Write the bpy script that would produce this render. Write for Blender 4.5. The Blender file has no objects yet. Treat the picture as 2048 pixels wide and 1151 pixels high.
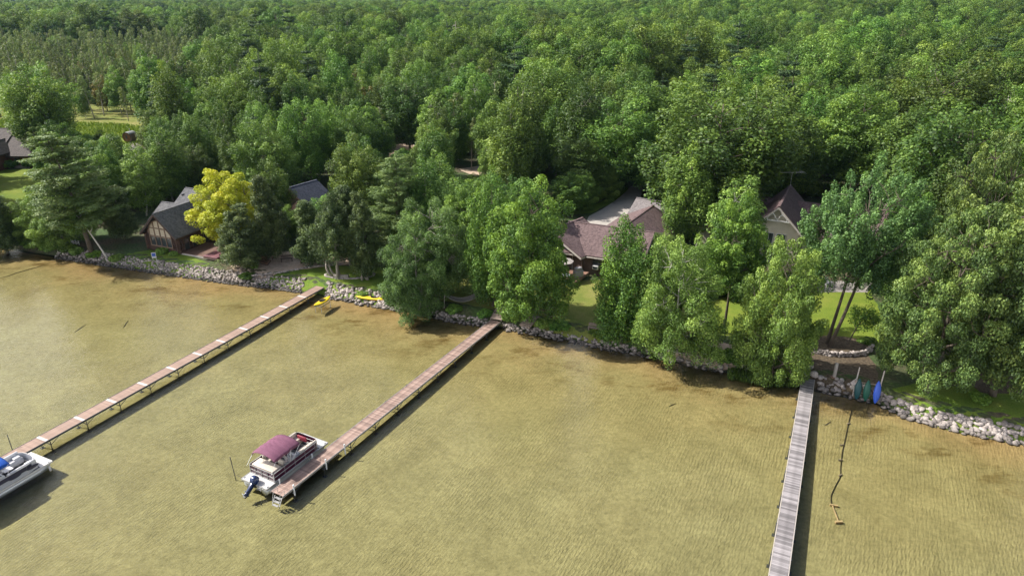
import bpy, bmesh, math, random
import numpy as np
from mathutils import Vector, Matrix
from mathutils.geometry import delaunay_2d_cdt

SC = bpy.context.scene
COL = SC.collection
random.seed(7)
RNG = np.random.default_rng(7)

# ------------------------------------------------------------------ camera, sky, sun, exposure
F_PX = 1366.0                      # focal length in pixels of a 2048 wide picture
PITCH = math.radians(23.3)         # downward tilt
CAM_H = 33.0
cam_data = bpy.data.cameras.new('camera')
cam_data.sensor_width = 36.0
cam_data.lens = 36.0 * F_PX / 2048.0
cam_data.clip_start = 0.5
cam_data.clip_end = 20000
cam = bpy.data.objects.new('camera', cam_data)
COL.objects.link(cam)
cam.location = (0, 0, CAM_H)
cam.rotation_euler = (math.pi / 2 - PITCH, 0, 0)
SC.camera = cam

SUN_EL = math.radians(46)
SUN_AZ = math.radians(-80)         # compass style: 0 = +Y, clockwise; the sun stands to the left
sun_dir = Vector((math.sin(SUN_AZ) * math.cos(SUN_EL), math.cos(SUN_AZ) * math.cos(SUN_EL), math.sin(SUN_EL)))
world = bpy.data.worlds.new('World')
SC.world = world
world.use_nodes = True
wn = world.node_tree.nodes
wn.clear()
w_out = wn.new('ShaderNodeOutputWorld')
w_bg = wn.new('ShaderNodeBackground')
w_sky = wn.new('ShaderNodeTexSky')
w_sky.sky_type = 'NISHITA'
w_sky.sun_disc = False
w_sky.sun_elevation = SUN_EL
w_sky.sun_rotation = SUN_AZ
w_sky.air_density = 1.0
w_sky.dust_density = 3.2
w_sky.ozone_density = 1.0
w_bg.inputs['Strength'].default_value = 0.105
wl = world.node_tree.links
w_tc = wn.new('ShaderNodeTexCoord')
w_sep = wn.new('ShaderNodeSeparateXYZ'); wl.new(w_tc.outputs['Generated'], w_sep.inputs[0])
w_zz = wn.new('ShaderNodeMath'); w_zz.operation = 'ADD'; w_zz.inputs[1].default_value = .22; wl.new(w_sep.outputs['Z'], w_zz.inputs[0])
w_mx = wn.new('ShaderNodeMath'); w_mx.operation = 'MAXIMUM'; w_mx.inputs[1].default_value = .05; wl.new(w_zz.outputs[0], w_mx.inputs[0])
w_dv = wn.new('ShaderNodeVectorMath'); w_dv.operation = 'DIVIDE'
w_cb = wn.new('ShaderNodeCombineXYZ')
for k_ in range(3): wl.new(w_mx.outputs[0], w_cb.inputs[k_])
wl.new(w_tc.outputs['Generated'], w_dv.inputs[0]); wl.new(w_cb.outputs[0], w_dv.inputs[1])
w_nz = wn.new('ShaderNodeTexNoise'); w_nz.inputs['Scale'].default_value = 2.3; w_nz.inputs['Detail'].default_value = 6; w_nz.inputs['Roughness'].default_value = .55
wl.new(w_dv.outputs[0], w_nz.inputs['Vector'])
w_el = wn.new('ShaderNodeMapRange'); w_el.inputs[1].default_value = .15; w_el.inputs[2].default_value = .85; w_el.inputs[3].default_value = .16; w_el.inputs[4].default_value = -.20
wl.new(w_sep.outputs['Z'], w_el.inputs[0])
w_ad = wn.new('ShaderNodeMath'); w_ad.operation = 'ADD'; wl.new(w_nz.outputs['Fac'], w_ad.inputs[0]); wl.new(w_el.outputs[0], w_ad.inputs[1])
w_rp = wn.new('ShaderNodeValToRGB'); w_rp.color_ramp.elements[0].position = .44; w_rp.color_ramp.elements[1].position = .58
wl.new(w_ad.outputs[0], w_rp.inputs[0])
w_bw = wn.new('ShaderNodeRGBToBW'); wl.new(w_sky.outputs[0], w_bw.inputs[0])
w_ml = wn.new('ShaderNodeMath'); w_ml.operation = 'MULTIPLY_ADD'; w_ml.inputs[1].default_value = 3.2; w_ml.inputs[2].default_value = 2.0
wl.new(w_bw.outputs[0], w_ml.inputs[0])
w_mix = wn.new('ShaderNodeMix'); w_mix.data_type = 'RGBA'
wl.new(w_rp.outputs[0], w_mix.inputs[0]); wl.new(w_sky.outputs[0], w_mix.inputs[6]); wl.new(w_ml.outputs[0], w_mix.inputs[7])
wl.new(w_mix.outputs[2], w_bg.inputs[0])
world.node_tree.links.new(w_bg.outputs[0], w_out.inputs[0])

sun_data = bpy.data.lights.new('sun', 'SUN')
sun_data.energy = 5.0
sun_data.angle = math.radians(0.53)
sun_data.color = (1.0, 0.95, 0.86)
sun = bpy.data.objects.new('sun', sun_data)
COL.objects.link(sun)
sun.rotation_euler = (-sun_dir).to_track_quat('-Z', 'Y').to_euler()

SC.view_settings.view_transform = 'Standard'
SC.view_settings.look = 'None'
SC.view_settings.exposure = 0.45
SC.view_settings.gamma = 1.0
SC.view_settings.use_curve_mapping = False
SC.render.engine = 'CYCLES'
SC.cycles.max_bounces = 5
SC.cycles.diffuse_bounces = 2
SC.cycles.glossy_bounces = 2
SC.cycles.transmission_bounces = 3
SC.cycles.transparent_max_bounces = 8
SC.cycles.volume_bounces = 0
SC.cycles.caustics_reflective = False
SC.cycles.caustics_refractive = False
SC.cycles.use_denoising = True

# ------------------------------------------------------------------ helpers
def at(x, y, z=1.0):
    """ground point seen at a pixel of the 2048x1151 photograph, on the plane of height z"""
    a = (x - 1024) / F_PX
    b = -(y - 575.5) / F_PX
    dy = math.cos(PITCH) + b * math.sin(PITCH)
    dz = -math.sin(PITCH) + b * math.cos(PITCH)
    t = (z - CAM_H) / dz
    return Vector((a * t, dy * t, z))

def height_at(y, Y):
    b = -(y - 575.5) / F_PX
    dy = math.cos(PITCH) + b * math.sin(PITCH)
    dz = -math.sin(PITCH) + b * math.cos(PITCH)
    return CAM_H + dz * Y / dy

def project(X, Y, Zv):
    dz = Zv - CAM_H
    f = Y * math.cos(PITCH) - dz * math.sin(PITCH)
    u = Y * math.sin(PITCH) + dz * math.cos(PITCH)
    return 1024 + F_PX * X / f, 575.5 - F_PX * u / f, f

def on_bed(x, y, up=.05):
    z = -.4
    for _ in range(4):
        p = at(x, y, z); z = float(bed_z(p.x, p.y - float(ys(p.x)))) + up
    return at(x, y, z)

def tag(o, label=None, cat=None, group=None, kind=None):
    if label: o['label'] = label
    if cat: o['category'] = cat
    if group: o['group'] = group
    if kind: o['kind'] = kind
    return o

def empty(name, loc=(0, 0, 0), rz=0.0):
    o = bpy.data.objects.new(name, None)
    o.empty_display_size = 0.2
    COL.objects.link(o)
    o.location = loc
    o.rotation_euler = (0, 0, rz)
    return o

def link_mesh(name, me, parent=None, loc=(0, 0, 0), rot=(0, 0, 0), scale=None):
    o = bpy.data.objects.new(name, me)
    COL.objects.link(o)
    o.location = loc
    o.rotation_euler = rot
    if scale is not None:
        o.scale = scale
    if parent is not None:
        o.parent = parent
    return o

class MB:
    def __init__(s):
        s.v = []; s.f = []; s.m = []
    def add(s, verts, faces, m=0):
        n = len(s.v)
        s.v += [tuple(p) for p in verts]
        s.f += [tuple(i + n for i in q) for q in faces]
        s.m += [m] * len(faces)
        return s
    def box(s, c, d, rz=0.0, m=0, rx=0.0, ry=0.0):
        x, y, z = d[0] / 2, d[1] / 2, d[2] / 2
        R = Matrix.Rotation(rz, 3, 'Z') @ Matrix.Rotation(ry, 3, 'Y') @ Matrix.Rotation(rx, 3, 'X')
        p = [R @ Vector((a * x, b * y, e * z)) + Vector(c) for a, b, e in
             ((-1,-1,-1),(1,-1,-1),(1,1,-1),(-1,1,-1),(-1,-1,1),(1,-1,1),(1,1,1),(-1,1,1))]
        return s.add(p, [(0,3,2,1),(4,5,6,7),(0,1,5,4),(1,2,6,5),(2,3,7,6),(3,0,4,7)], m)
    def beam(s, a, b, w, h, m=0):
        a = Vector(a); b = Vector(b)
        d = (b - a).normalized()
        up = Vector((0, 0, 1)) if abs(d.z) < 0.95 else Vector((1, 0, 0))
        r = d.cross(up).normalized(); u = r.cross(d).normalized()
        p = [q + r * (i * w / 2) + u * (j * h / 2) for q in (a, b) for i, j in ((-1,-1),(1,-1),(1,1),(-1,1))]
        return s.add(p, [(0,3,2,1),(4,5,6,7),(0,1,5,4),(1,2,6,5),(2,3,7,6),(3,0,4,7)], m)
    def tube(s, pts, rad, n=6, m=0, cap=True):
        pts = [Vector(p) for p in pts]
        if not hasattr(rad, '__len__'): rad = [rad] * len(pts)
        vs = []; fs = []
        ref = None
        for i, p in enumerate(pts):
            d = (pts[min(i + 1, len(pts) - 1)] - pts[max(i - 1, 0)])
            d = d.normalized() if d.length > 1e-6 else Vector((0, 0, 1))
            if ref is None:
                ref = Vector((0, 0, 1)) if abs(d.z) < 0.9 else Vector((1, 0, 0))
            r = d.cross(ref)
            if r.length < 1e-4: r = d.cross(Vector((0.3, 1, 0.2)))
            r.normalize(); u = r.cross(d).normalized(); ref = u
            for k in range(n):
                a = 2 * math.pi * k / n
                vs.append(p + (r * math.cos(a) + u * math.sin(a)) * rad[i])
        for i in range(len(pts) - 1):
            for k in range(n):
                k2 = (k + 1) % n
                fs.append((i * n + k, i * n + k2, (i + 1) * n + k2, (i + 1) * n + k))
        if cap:
            fs.append(tuple(range(n))[::-1]); fs.append(tuple((len(pts) - 1) * n + k for k in range(n)))
        return s.add(vs, fs, m)
    def prism(s, poly, off, m=0):
        """3-D polygon extruded by the vector off"""
        off = Vector(off); P = [Vector(p) for p in poly]; n = len(P)
        return s.add(P + [p + off for p in P],
                     [tuple(range(n))[::-1], tuple(range(n, 2 * n))] + [(i, (i + 1) % n, (i + 1) % n + n, i + n) for i in range(n)], m)
    def grid(s, fn, nu, nv, m=0):
        vs = [fn(i / nu, j / nv) for j in range(nv + 1) for i in range(nu + 1)]
        w = nu + 1
        return s.add(vs, [(j * w + i, j * w + i + 1, (j + 1) * w + i + 1, (j + 1) * w + i) for j in range(nv) for i in range(nu)], m)
    def mesh(s, name, mats, smooth=False):
        me = bpy.data.meshes.new(name)
        me.from_pydata(s.v, [], s.f)
        for mt in (mats if isinstance(mats, (list, tuple)) else [mats]):
            me.materials.append(mt)
        me.polygons.foreach_set('material_index', s.m)
        if smooth:
            me.polygons.foreach_set('use_smooth', [True] * len(s.f))
        me.update()
        return me
    def build(s, name, mats, parent=None, smooth=False, bevel=0, solid=0, loc=(0, 0, 0), rot=(0, 0, 0)):
        o = link_mesh(name, s.mesh(name, mats, smooth), parent, loc, rot)
        if solid:
            md = o.modifiers.new('Solidify', 'SOLIDIFY'); md.thickness = solid; md.offset = 0
        if bevel:
            md = o.modifiers.new('Bevel', 'BEVEL'); md.width = bevel; md.segments = 2; md.limit_method = 'ANGLE'
            for p in o.data.polygons: p.use_smooth = True
            md.harden_normals = False
        return o

# ------------------------------------------------------------------ materials
def new_mat(name):
    m = bpy.data.materials.new(name)
    m.use_nodes = True
    nt = m.node_tree
    b = nt.nodes['Principled BSDF']
    return m, nt, b

def srgb(r, g, b):
    f = lambda c: (c / 12.92 if c <= 0.04045 else ((c + 0.055) / 1.055) ** 2.4)
    return (f(r / 255), f(g / 255), f(b / 255))

def mat(name, col, rough=0.6, var=0.25, scale=3.0, metal=0.0, bump=0.0, bump_scale=20.0, spec=0.4, col2=None, objvar=0.0, coord='Object', stretch=(1, 1, 1)):
    m, nt, b = new_mat(name)
    N = nt.nodes; L = nt.links
    tc = N.new('ShaderNodeTexCoord')
    mp = N.new('ShaderNodeMapping'); mp.inputs['Scale'].default_value = stretch
    L.new(tc.outputs[coord], mp.inputs[0])
    nz = N.new('ShaderNodeTexNoise'); nz.inputs['Scale'].default_value = scale; nz.inputs['Detail'].default_value = 5
    nz.inputs['Roughness'].default_value = 0.65
    L.new(mp.outputs[0], nz.inputs['Vector'])
    rp = N.new('ShaderNodeValToRGB')
    c1 = tuple(c * (1 - var) for c in col)
    c2 = tuple(min(1, c * (1 + var)) for c in (col2 or col))
    rp.color_ramp.elements[0].position = 0.3; rp.color_ramp.elements[1].position = 0.7
    rp.color_ramp.elements[0].color = (*c1, 1); rp.color_ramp.elements[1].color = (*c2, 1)
    L.new(nz.outputs['Fac'], rp.inputs[0])
    out = rp.outputs[0]
    if objvar:
        oi = N.new('ShaderNodeObjectInfo')
        mr = N.new('ShaderNodeMapRange'); mr.inputs[3].default_value = 1 - objvar; mr.inputs[4].default_value = 1 + objvar
        L.new(oi.outputs['Random'], mr.inputs[0])
        mx = N.new('ShaderNodeMix'); mx.data_type = 'RGBA'; mx.blend_type = 'MULTIPLY'; mx.inputs[0].default_value = 1
        L.new(out, mx.inputs[6]); L.new(mr.outputs[0], mx.inputs[7])
        out = mx.outputs[2]
    L.new(out, b.inputs['Base Color'])
    b.inputs['Roughness'].default_value = rough
    b.inputs['Metallic'].default_value = metal
    b.inputs['Specular IOR Level'].default_value = spec
    if bump:
        bz = N.new('ShaderNodeTexNoise'); bz.inputs['Scale'].default_value = bump_scale; bz.inputs['Detail'].default_value = 4
        L.new(mp.outputs[0], bz.inputs['Vector'])
        bp = N.new('ShaderNodeBump'); bp.inputs['Strength'].default_value = bump; bp.inputs['Distance'].default_value = 0.05
        L.new(bz.outputs['Fac'], bp.inputs['Height']); L.new(bp.outputs[0], b.inputs['Normal'])
    return m

def leaf_mat(name, dark, mid, light, trans=0.22, objvar=0.12, hue=0.008):
    """per-leaf and per-clump variation from the mesh attribute, per-tree variation from the object's random number"""
    m, nt, b = new_mat(name)
    N = nt.nodes; L = nt.links
    att = N.new('ShaderNodeAttribute'); att.attribute_name = 'leafvar'
    rp = N.new('ShaderNodeValToRGB')
    e = rp.color_ramp.elements
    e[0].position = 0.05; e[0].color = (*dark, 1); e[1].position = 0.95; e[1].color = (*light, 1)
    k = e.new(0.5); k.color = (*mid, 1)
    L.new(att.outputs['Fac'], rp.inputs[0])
    oi = N.new('ShaderNodeObjectInfo')
    hs = N.new('ShaderNodeHueSaturation')
    mr = N.new('ShaderNodeMapRange'); mr.inputs[3].default_value = 0.5 - hue; mr.inputs[4].default_value = 0.5 + hue
    L.new(oi.outputs['Random'], mr.inputs[0]); L.new(mr.outputs[0], hs.inputs['Hue'])
    ms = N.new('ShaderNodeMath'); ms.operation = 'MULTIPLY'; ms.inputs[1].default_value = 7.31
    fr = N.new('ShaderNodeMath'); fr.operation = 'FRACT'
    L.new(oi.outputs['Random'], ms.inputs[0]); L.new(ms.outputs[0], fr.inputs[0])
    mv = N.new('ShaderNodeMapRange'); mv.inputs[3].default_value = 1 - objvar; mv.inputs[4].default_value = 1 + objvar
    L.new(fr.outputs[0], mv.inputs[0]); L.new(mv.outputs[0], hs.inputs['Value'])
    L.new(rp.outputs[0], hs.inputs['Color'])
    L.new(hs.outputs[0], b.inputs['Base Color'])
    b.inputs['Roughness'].default_value = 0.55
    b.inputs['Specular IOR Level'].default_value = 0.35
    tr = N.new('ShaderNodeBsdfTranslucent')
    tc = N.new('ShaderNodeMix'); tc.data_type = 'RGBA'; tc.blend_type = 'MULTIPLY'; tc.inputs[0].default_value = 1
    tc.inputs[7].default_value = (1.3, 1.25, 0.55, 1)
    L.new(hs.outputs[0], tc.inputs[6]); L.new(tc.outputs[2], tr.inputs['Color'])
    mx = N.new('ShaderNodeMixShader'); mx.inputs[0].default_value = trans
    L.new(b.outputs[0], mx.inputs[1]); L.new(tr.outputs[0], mx.inputs[2])
    L.new(mx.outputs[0], N['Material Output'].inputs['Surface'])
    return m

M = {}
M['leaf_maple'] = leaf_mat('leaf_maple', (0.022, 0.054, 0.010), (0.086, 0.186, 0.028), (0.303, 0.471, 0.069))
M['leaf_oak'] = leaf_mat('leaf_oak', (0.023, 0.047, 0.014), (0.089, 0.151, 0.038), (0.292, 0.382, 0.092))
M['leaf_birch'] = leaf_mat('leaf_birch', (0.035, 0.075, 0.014), (0.130, 0.237, 0.043), (0.383, 0.546, 0.117))
M['leaf_silver'] = leaf_mat('leaf_silver', (0.022, 0.056, 0.018), (0.080, 0.175, 0.050), (0.252, 0.430, 0.125))
M['leaf_willow'] = leaf_mat('leaf_willow', (0.025, 0.052, 0.015), (0.086, 0.159, 0.041), (0.259, 0.395, 0.107))
M['leaf_cedar'] = leaf_mat('leaf_cedar', (0.014, 0.030, 0.010), (0.060, 0.100, 0.031), (0.208, 0.273, 0.083), trans=.15)
M['leaf_pine'] = leaf_mat('leaf_pine', (0.017, 0.040, 0.016), (0.046, 0.094, 0.035), (0.110, 0.180, 0.062), trans=.15)
M['leaf_pine_near'] = leaf_mat('leaf_pine_near', (.045, .090, .026), (.120, .195, .055), (.230, .300, .090), trans=.18)
M['leaf_yellow'] = leaf_mat('leaf_yellow', (.190, .270, .020), (.430, .480, .030), (.640, .600, .050), objvar=.02, hue=.002)
M['leaf_forest'] = leaf_mat('leaf_forest', (0.021, 0.046, 0.010), (0.080, 0.159, 0.028), (0.263, 0.393, 0.069), objvar=.36, hue=.018)
M['leaf_swamp'] = leaf_mat('leaf_swamp', (.070, .115, .038), (.150, .210, .070), (.270, .325, .120), objvar=.25, hue=.012)
M['leaf_rust'] = leaf_mat('leaf_rust', (.090, .095, .026), (.170, .160, .042), (.260, .220, .065), objvar=.2, hue=.012)
M['leaf_shrub'] = leaf_mat('leaf_shrub', (0.025, 0.058, 0.010), (0.100, 0.200, 0.028), (0.317, 0.481, 0.078), objvar=.3, hue=.02)
M['grass_blade'] = leaf_mat('grass_blade', (.080, .150, .020), (.150, .240, .030), (.230, .300, .050), objvar=0, hue=0)
M['bark'] = mat('bark', (.105, .085, .066), .9, .45, 3, bump=.6, bump_scale=8, stretch=(1, 1, .25))
M['bark_grey'] = mat('bark_grey', (.25, .225, .195), .9, .35, 3, bump=.6, bump_scale=8, stretch=(1, 1, .25))
M['bark_birch'] = mat('bark_birch', (.56, .53, .47), .8, .35, 5, bump=.3, bump_scale=10, stretch=(.4, .4, 1.6))
M['bark_dead'] = mat('bark_dead', (.36, .32, .28), .9, .25, 4)

# ------------------------------------------------------------------ terrain
SHORE_PX = [(0,495),(100,512),(200,528),(330,547),(430,562),(540,575),(620,585),(700,603),(800,620),(900,640),(980,653),(1060,665),(1160,685),
            (1260,705),(1370,728),(1480,748),(1580,768),(1650,785),(1750,805),(1800,830),(1900,858),(2048,888)]
_s = [at(x, y, 0.0) for x, y in SHORE_PX]
SX = np.array([-6000, -220, -120, -90] + [p.x for p in _s] + [60, 110, 200, 6000], float)
SY = np.array([150, 140, 108, 97] + [p.y for p in _s] + [38, 24, 8, 0], float)
def ys(x):
    return np.interp(x, SX, SY)
def sstep(t):
    t = np.clip(t, 0, 1)
    return t * t * (3 - 2 * t)
def bank_w(x):
    return np.interp(x, [-62, -58, -27, -22, 22, 30], [2.2, 2.9, 2.9, 2.4, 2.2, 2.8])
def land_z(x, y):
    x = np.asarray(x, float); y = np.asarray(y, float)
    o = y - ys(x)
    z = -0.1 + 1.1 * sstep(o / bank_w(x))
    z = z + 13.0 * sstep((y - 190) / 520) * sstep((x + 30) / 330)
    return z
def bed_z(x, o):
    return -0.1 - 0.52 * (1 - np.exp(-np.abs(o) / 17.0))

xs = np.concatenate([[-6000, -3500, -2000, -1200, -800, -500, -350, -250, -180, -140, -115],
                     np.arange(-100, 60.1, 0.8), [70, 85, 110, 150, 200, 300, 450, 700, 1100, 2000, 3500, 6000]])
def sheet(name, offs, zfn, mt, ymin=None):
    nx, no = len(xs), len(offs)
    X = np.repeat(xs[None, :], no, 0)
    O = np.repeat(np.asarray(offs, float)[:, None], nx, 1)
    Y = ys(X) + O
    Zz = zfn(X, Y, O)
    me = bpy.data.meshes.new(name)
    V = np.stack([X, Y, Zz], -1).reshape(-1, 3)
    idx = np.arange(no * nx).reshape(no, nx)
    Fq = np.stack([idx[:-1, :-1], idx[:-1, 1:], idx[1:, 1:], idx[1:, :-1]], -1).reshape(-1, 4)
    fast_mesh(me, V, Fq)
    me.materials.append(mt)
    me.polygons.foreach_set('use_smooth', np.ones(len(Fq), bool))
    return link_mesh(name, me)

def fast_mesh(me, V, Fq):
    k = Fq.shape[1]
    me.vertices.add(len(V)); me.vertices.foreach_set('co', V.astype(np.float32).ravel())
    me.loops.add(Fq.size); me.loops.foreach_set('vertex_index', Fq.astype(np.int32).ravel())
    me.polygons.add(len(Fq))
    me.polygons.foreach_set('loop_start', (np.arange(len(Fq)) * k).astype(np.int32))
    me.polygons.foreach_set('loop_total', np.full(len(Fq), k, np.int32))
    me.update(calc_edges=True)

def forest_floor_mat():
    m, nt, b = new_mat('forest_floor')
    N = nt.nodes; L = nt.links
    tc = N.new('ShaderNodeTexCoord')
    n1 = N.new('ShaderNodeTexNoise'); n1.inputs['Scale'].default_value = .16; n1.inputs['Detail'].default_value = 8; n1.inputs['Roughness'].default_value = .7
    n2 = N.new('ShaderNodeTexNoise'); n2.inputs['Scale'].default_value = 3.0; n2.inputs['Detail'].default_value = 4
    L.new(tc.outputs['Object'], n1.inputs[0]); L.new(tc.outputs['Object'], n2.inputs[0])
    r1 = N.new('ShaderNodeValToRGB'); e = r1.color_ramp.elements
    e[0].position = .42; e[0].color = (.050, .095, .020, 1); e[1].position = .62; e[1].color = (.095, .072, .045, 1)
    L.new(n1.outputs['Fac'], r1.inputs[0])
    mx = N.new('ShaderNodeMix'); mx.data_type = 'RGBA'; mx.blend_type = 'MULTIPLY'; mx.inputs[0].default_value = .8
    r2 = N.new('ShaderNodeValToRGB'); r2.color_ramp.elements[0].color = (.35, .35, .35, 1); r2.color_ramp.elements[0].position = .3
    r2.color_ramp.elements[1].color = (1.3, 1.3, 1.2, 1); r2.color_ramp.elements[1].position = .7
    L.new(n2.outputs['Fac'], r2.inputs[0])
    L.new(r1.outputs[0], mx.inputs[6]); L.new(r2.outputs[0], mx.inputs[7]); L.new(mx.outputs[2], b.inputs['Base Color'])
    b.inputs['Roughness'].default_value = .95
    bp = N.new('ShaderNodeBump'); bp.inputs['Strength'].default_value = .8; bp.inputs['Distance'].default_value = .15
    L.new(n2.outputs['Fac'], bp.inputs['Height']); L.new(bp.outputs[0], b.inputs['Normal'])
    return m

def lawn_mat(name, c1, c2, c3, stripe=0.0):
    m, nt, b = new_mat(name)
    N = nt.nodes; L = nt.links
    tc = N.new('ShaderNodeTexCoord')
    n1 = N.new('ShaderNodeTexNoise'); n1.inputs['Scale'].default_value = .35; n1.inputs['Detail'].default_value = 7; n1.inputs['Roughness'].default_value = .7
    n2 = N.new('ShaderNodeTexNoise'); n2.inputs['Scale'].default_value = 9; n2.inputs['Detail'].default_value = 5
    L.new(tc.outputs['Object'], n1.inputs[0]); L.new(tc.outputs['Object'], n2.inputs[0])
    r1 = N.new('ShaderNodeValToRGB'); e = r1.color_ramp.elements
    e[0].position = .32; e[0].color = (*c1, 1); e[1].position = .72; e[1].color = (*c3, 1)
    k = e.new(.5); k.color = (*c2, 1)
    L.new(n1.outputs['Fac'], r1.inputs[0])
    r2 = N.new('ShaderNodeValToRGB'); r2.color_ramp.elements[0].color = (.6, .6, .6, 1); r2.color_ramp.elements[0].position = .3
    r2.color_ramp.elements[1].color = (1.3, 1.3, 1.2, 1); r2.color_ramp.elements[1].position = .7
    L.new(n2.outputs['Fac'], r2.inputs[0])
    mx = N.new('ShaderNodeMix'); mx.data_type = 'RGBA'; mx.blend_type = 'MULTIPLY'; mx.inputs[0].default_value = .8
    L.new(r1.outputs[0], mx.inputs[6]); L.new(r2.outputs[0], mx.inputs[7]); L.new(mx.outputs[2], b.inputs['Base Color'])
    b.inputs['Roughness'].default_value = .9; b.inputs['Specular IOR Level'].default_value = .2
    bp = N.new('ShaderNodeBump'); bp.inputs['Strength'].default_value = .6; bp.inputs['Distance'].default_value = .06
    L.new(n2.outputs['Fac'], bp.inputs['Height']); L.new(bp.outputs[0], b.inputs['Normal'])
    return m

def bed_mat():
    m, nt, b = new_mat('lake_bed_sand')
    N = nt.nodes; L = nt.links
    tc = N.new('ShaderNodeTexCoord')
    geo = N.new('ShaderNodeNewGeometry')
    sep = N.new('ShaderNodeSeparateXYZ'); L.new(geo.outputs['Position'], sep.inputs[0])
    # shallow tan sand to deeper olive sand, by the depth of the bed itself
    mr = N.new('ShaderNodeMapRange'); mr.inputs[1].default_value = -.1; mr.inputs[2].default_value = -.50
    L.new(sep.outputs['Z'], mr.inputs[0])
    nA = N.new('ShaderNodeTexNoise'); nA.inputs['Scale'].default_value = .10; nA.inputs['Detail'].default_value = 6; nA.inputs['Roughness'].default_value = .6
    L.new(tc.outputs['Object'], nA.inputs[0])
    ad = N.new('ShaderNodeMath'); ad.operation = 'MULTIPLY_ADD'; ad.inputs[1].default_value = .9; ad.inputs[2].default_value = -.45
    L.new(nA.outputs['Fac'], ad.inputs[0])
    sm = N.new('ShaderNodeMath'); sm.operation = 'ADD'; sm.use_clamp = True
    L.new(ad.outputs[0], sm.inputs[0]); L.new(mr.outputs[0], sm.inputs[1])
    r1 = N.new('ShaderNodeValToRGB'); e = r1.color_ramp.elements
    e[0].position = .0; e[0].color = (.425, .295, .150, 1); e[1].position = 1.0; e[1].color = (.350, .318, .165, 1)
    k = e.new(.4); k.color = (.362, .304, .150, 1)
    L.new(sm.outputs[0], r1.inputs[0])
    # brown weed in patches near the shore
    nB = N.new('ShaderNodeTexNoise'); nB.inputs['Scale'].default_value = .22; nB.inputs['Detail'].default_value = 9; nB.inputs['Roughness'].default_value = .72
    mpB = N.new('ShaderNodeMapping'); mpB.inputs['Rotation'].default_value = (0, 0, .4); mpB.inputs['Scale'].default_value = (.7, 1.7, 1)
    L.new(tc.outputs['Object'], mpB.inputs[0]); L.new(mpB.outputs[0], nB.inputs[0])
    rB = N.new('ShaderNodeValToRGB'); rB.color_ramp.elements[0].position = .515; rB.color_ramp.elements[1].position = .63
    L.new(nB.outputs['Fac'], rB.inputs[0])
    nearw = N.new('ShaderNodeMapRange'); nearw.inputs[1].default_value = -.36; nearw.inputs[2].default_value = -.21; 
    L.new(sep.outputs['Z'], nearw.inputs[0])
    mul = N.new('ShaderNodeMath'); mul.operation = 'MULTIPLY'
    L.new(rB.outputs[0], mul.inputs[0]); L.new(nearw.outputs[0], mul.inputs[1])
    mul2 = N.new('ShaderNodeMath'); mul2.operation = 'MULTIPLY'; mul2.inputs[1].default_value = .85
    L.new(mul.outputs[0], mul2.inputs[0])
    mx = N.new('ShaderNodeMix'); mx.data_type = 'RGBA'; mx.inputs[7].default_value = (.150, .090, .026, 1)
    L.new(mul2.outputs[0], mx.inputs[0]); L.new(r1.outputs[0], mx.inputs[6])
    # fine speckle
    nC = N.new('ShaderNodeTexNoise'); nC.inputs['Scale'].default_value = 2.6; nC.inputs['Detail'].default_value = 6; nC.inputs['Roughness'].default_value = .75
    L.new(tc.outputs['Object'], nC.inputs[0])
    rC = N.new('ShaderNodeValToRGB'); rC.color_ramp.elements[0].position = .3; rC.color_ramp.elements[0].color = (.62, .62, .58, 1)
    rC.color_ramp.elements[1].position = .7; rC.color_ramp.elements[1].color = (1.2, 1.2, 1.2, 1)
    L.new(nC.outputs['Fac'], rC.inputs[0])
    m2 = N.new('ShaderNodeMix'); m2.data_type = 'RGBA'; m2.blend_type = 'MULTIPLY'; m2.inputs[0].default_value = .8
    L.new(mx.outputs[2], m2.inputs[6]); L.new(rC.outputs[0], m2.inputs[7]); L.new(m2.outputs[2], b.inputs['Base Color'])
    nD = N.new('ShaderNodeTexNoise'); nD.inputs['Scale'].default_value = .30; nD.inputs['Detail'].default_value = 7; nD.inputs['Roughness'].default_value = .62; nD.inputs['Distortion'].default_value = .5
    L.new(tc.outputs['Object'], nD.inputs[0])
    rD = N.new('ShaderNodeValToRGB'); rD.color_ramp.elements[0].position = .32; rD.color_ramp.elements[0].color = (.84, .84, .81, 1)
    rD.color_ramp.elements[1].position = .66; rD.color_ramp.elements[1].color = (1.12, 1.12, 1.12, 1)
    L.new(nD.outputs['Fac'], rD.inputs[0])
    m3 = N.new('ShaderNodeMix'); m3.data_type = 'RGBA'; m3.blend_type = 'MULTIPLY'; m3.inputs[0].default_value = 1.0
    L.new(m2.outputs[2], m3.inputs[6]); L.new(rD.outputs[0], m3.inputs[7]); L.new(m3.outputs[2], b.inputs['Base Color'])
    b.inputs['Roughness'].default_value = .95; b.inputs['Specular IOR Level'].default_value = .05
    # sand ripples: two trains of uneven crests and grain, strength changing from place to place
    prev = None
    for (rot, sc, dist, amp) in ((27, 1.9, 7.0, 1.0), (40, 3.1, 9.0, .7)):
        mpW = N.new('ShaderNodeMapping'); mpW.inputs['Rotation'].default_value = (0, 0, math.radians(rot))
        L.new(tc.outputs['Object'], mpW.inputs[0])
        wv = N.new('ShaderNodeTexWave'); wv.wave_type = 'BANDS'; wv.bands_direction = 'X'
        wv.inputs['Scale'].default_value = sc * .62; wv.inputs['Distortion'].default_value = dist; wv.inputs['Detail'].default_value = 5
        wv.inputs['Detail Scale'].default_value = 1.1; wv.inputs['Detail Roughness'].default_value = .7
        L.new(mpW.outputs[0], wv.inputs['Vector'])
        mq = N.new('ShaderNodeMath'); mq.operation = 'MULTIPLY'; mq.inputs[1].default_value = amp; L.new(wv.outputs['Fac'], mq.inputs[0])
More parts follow.
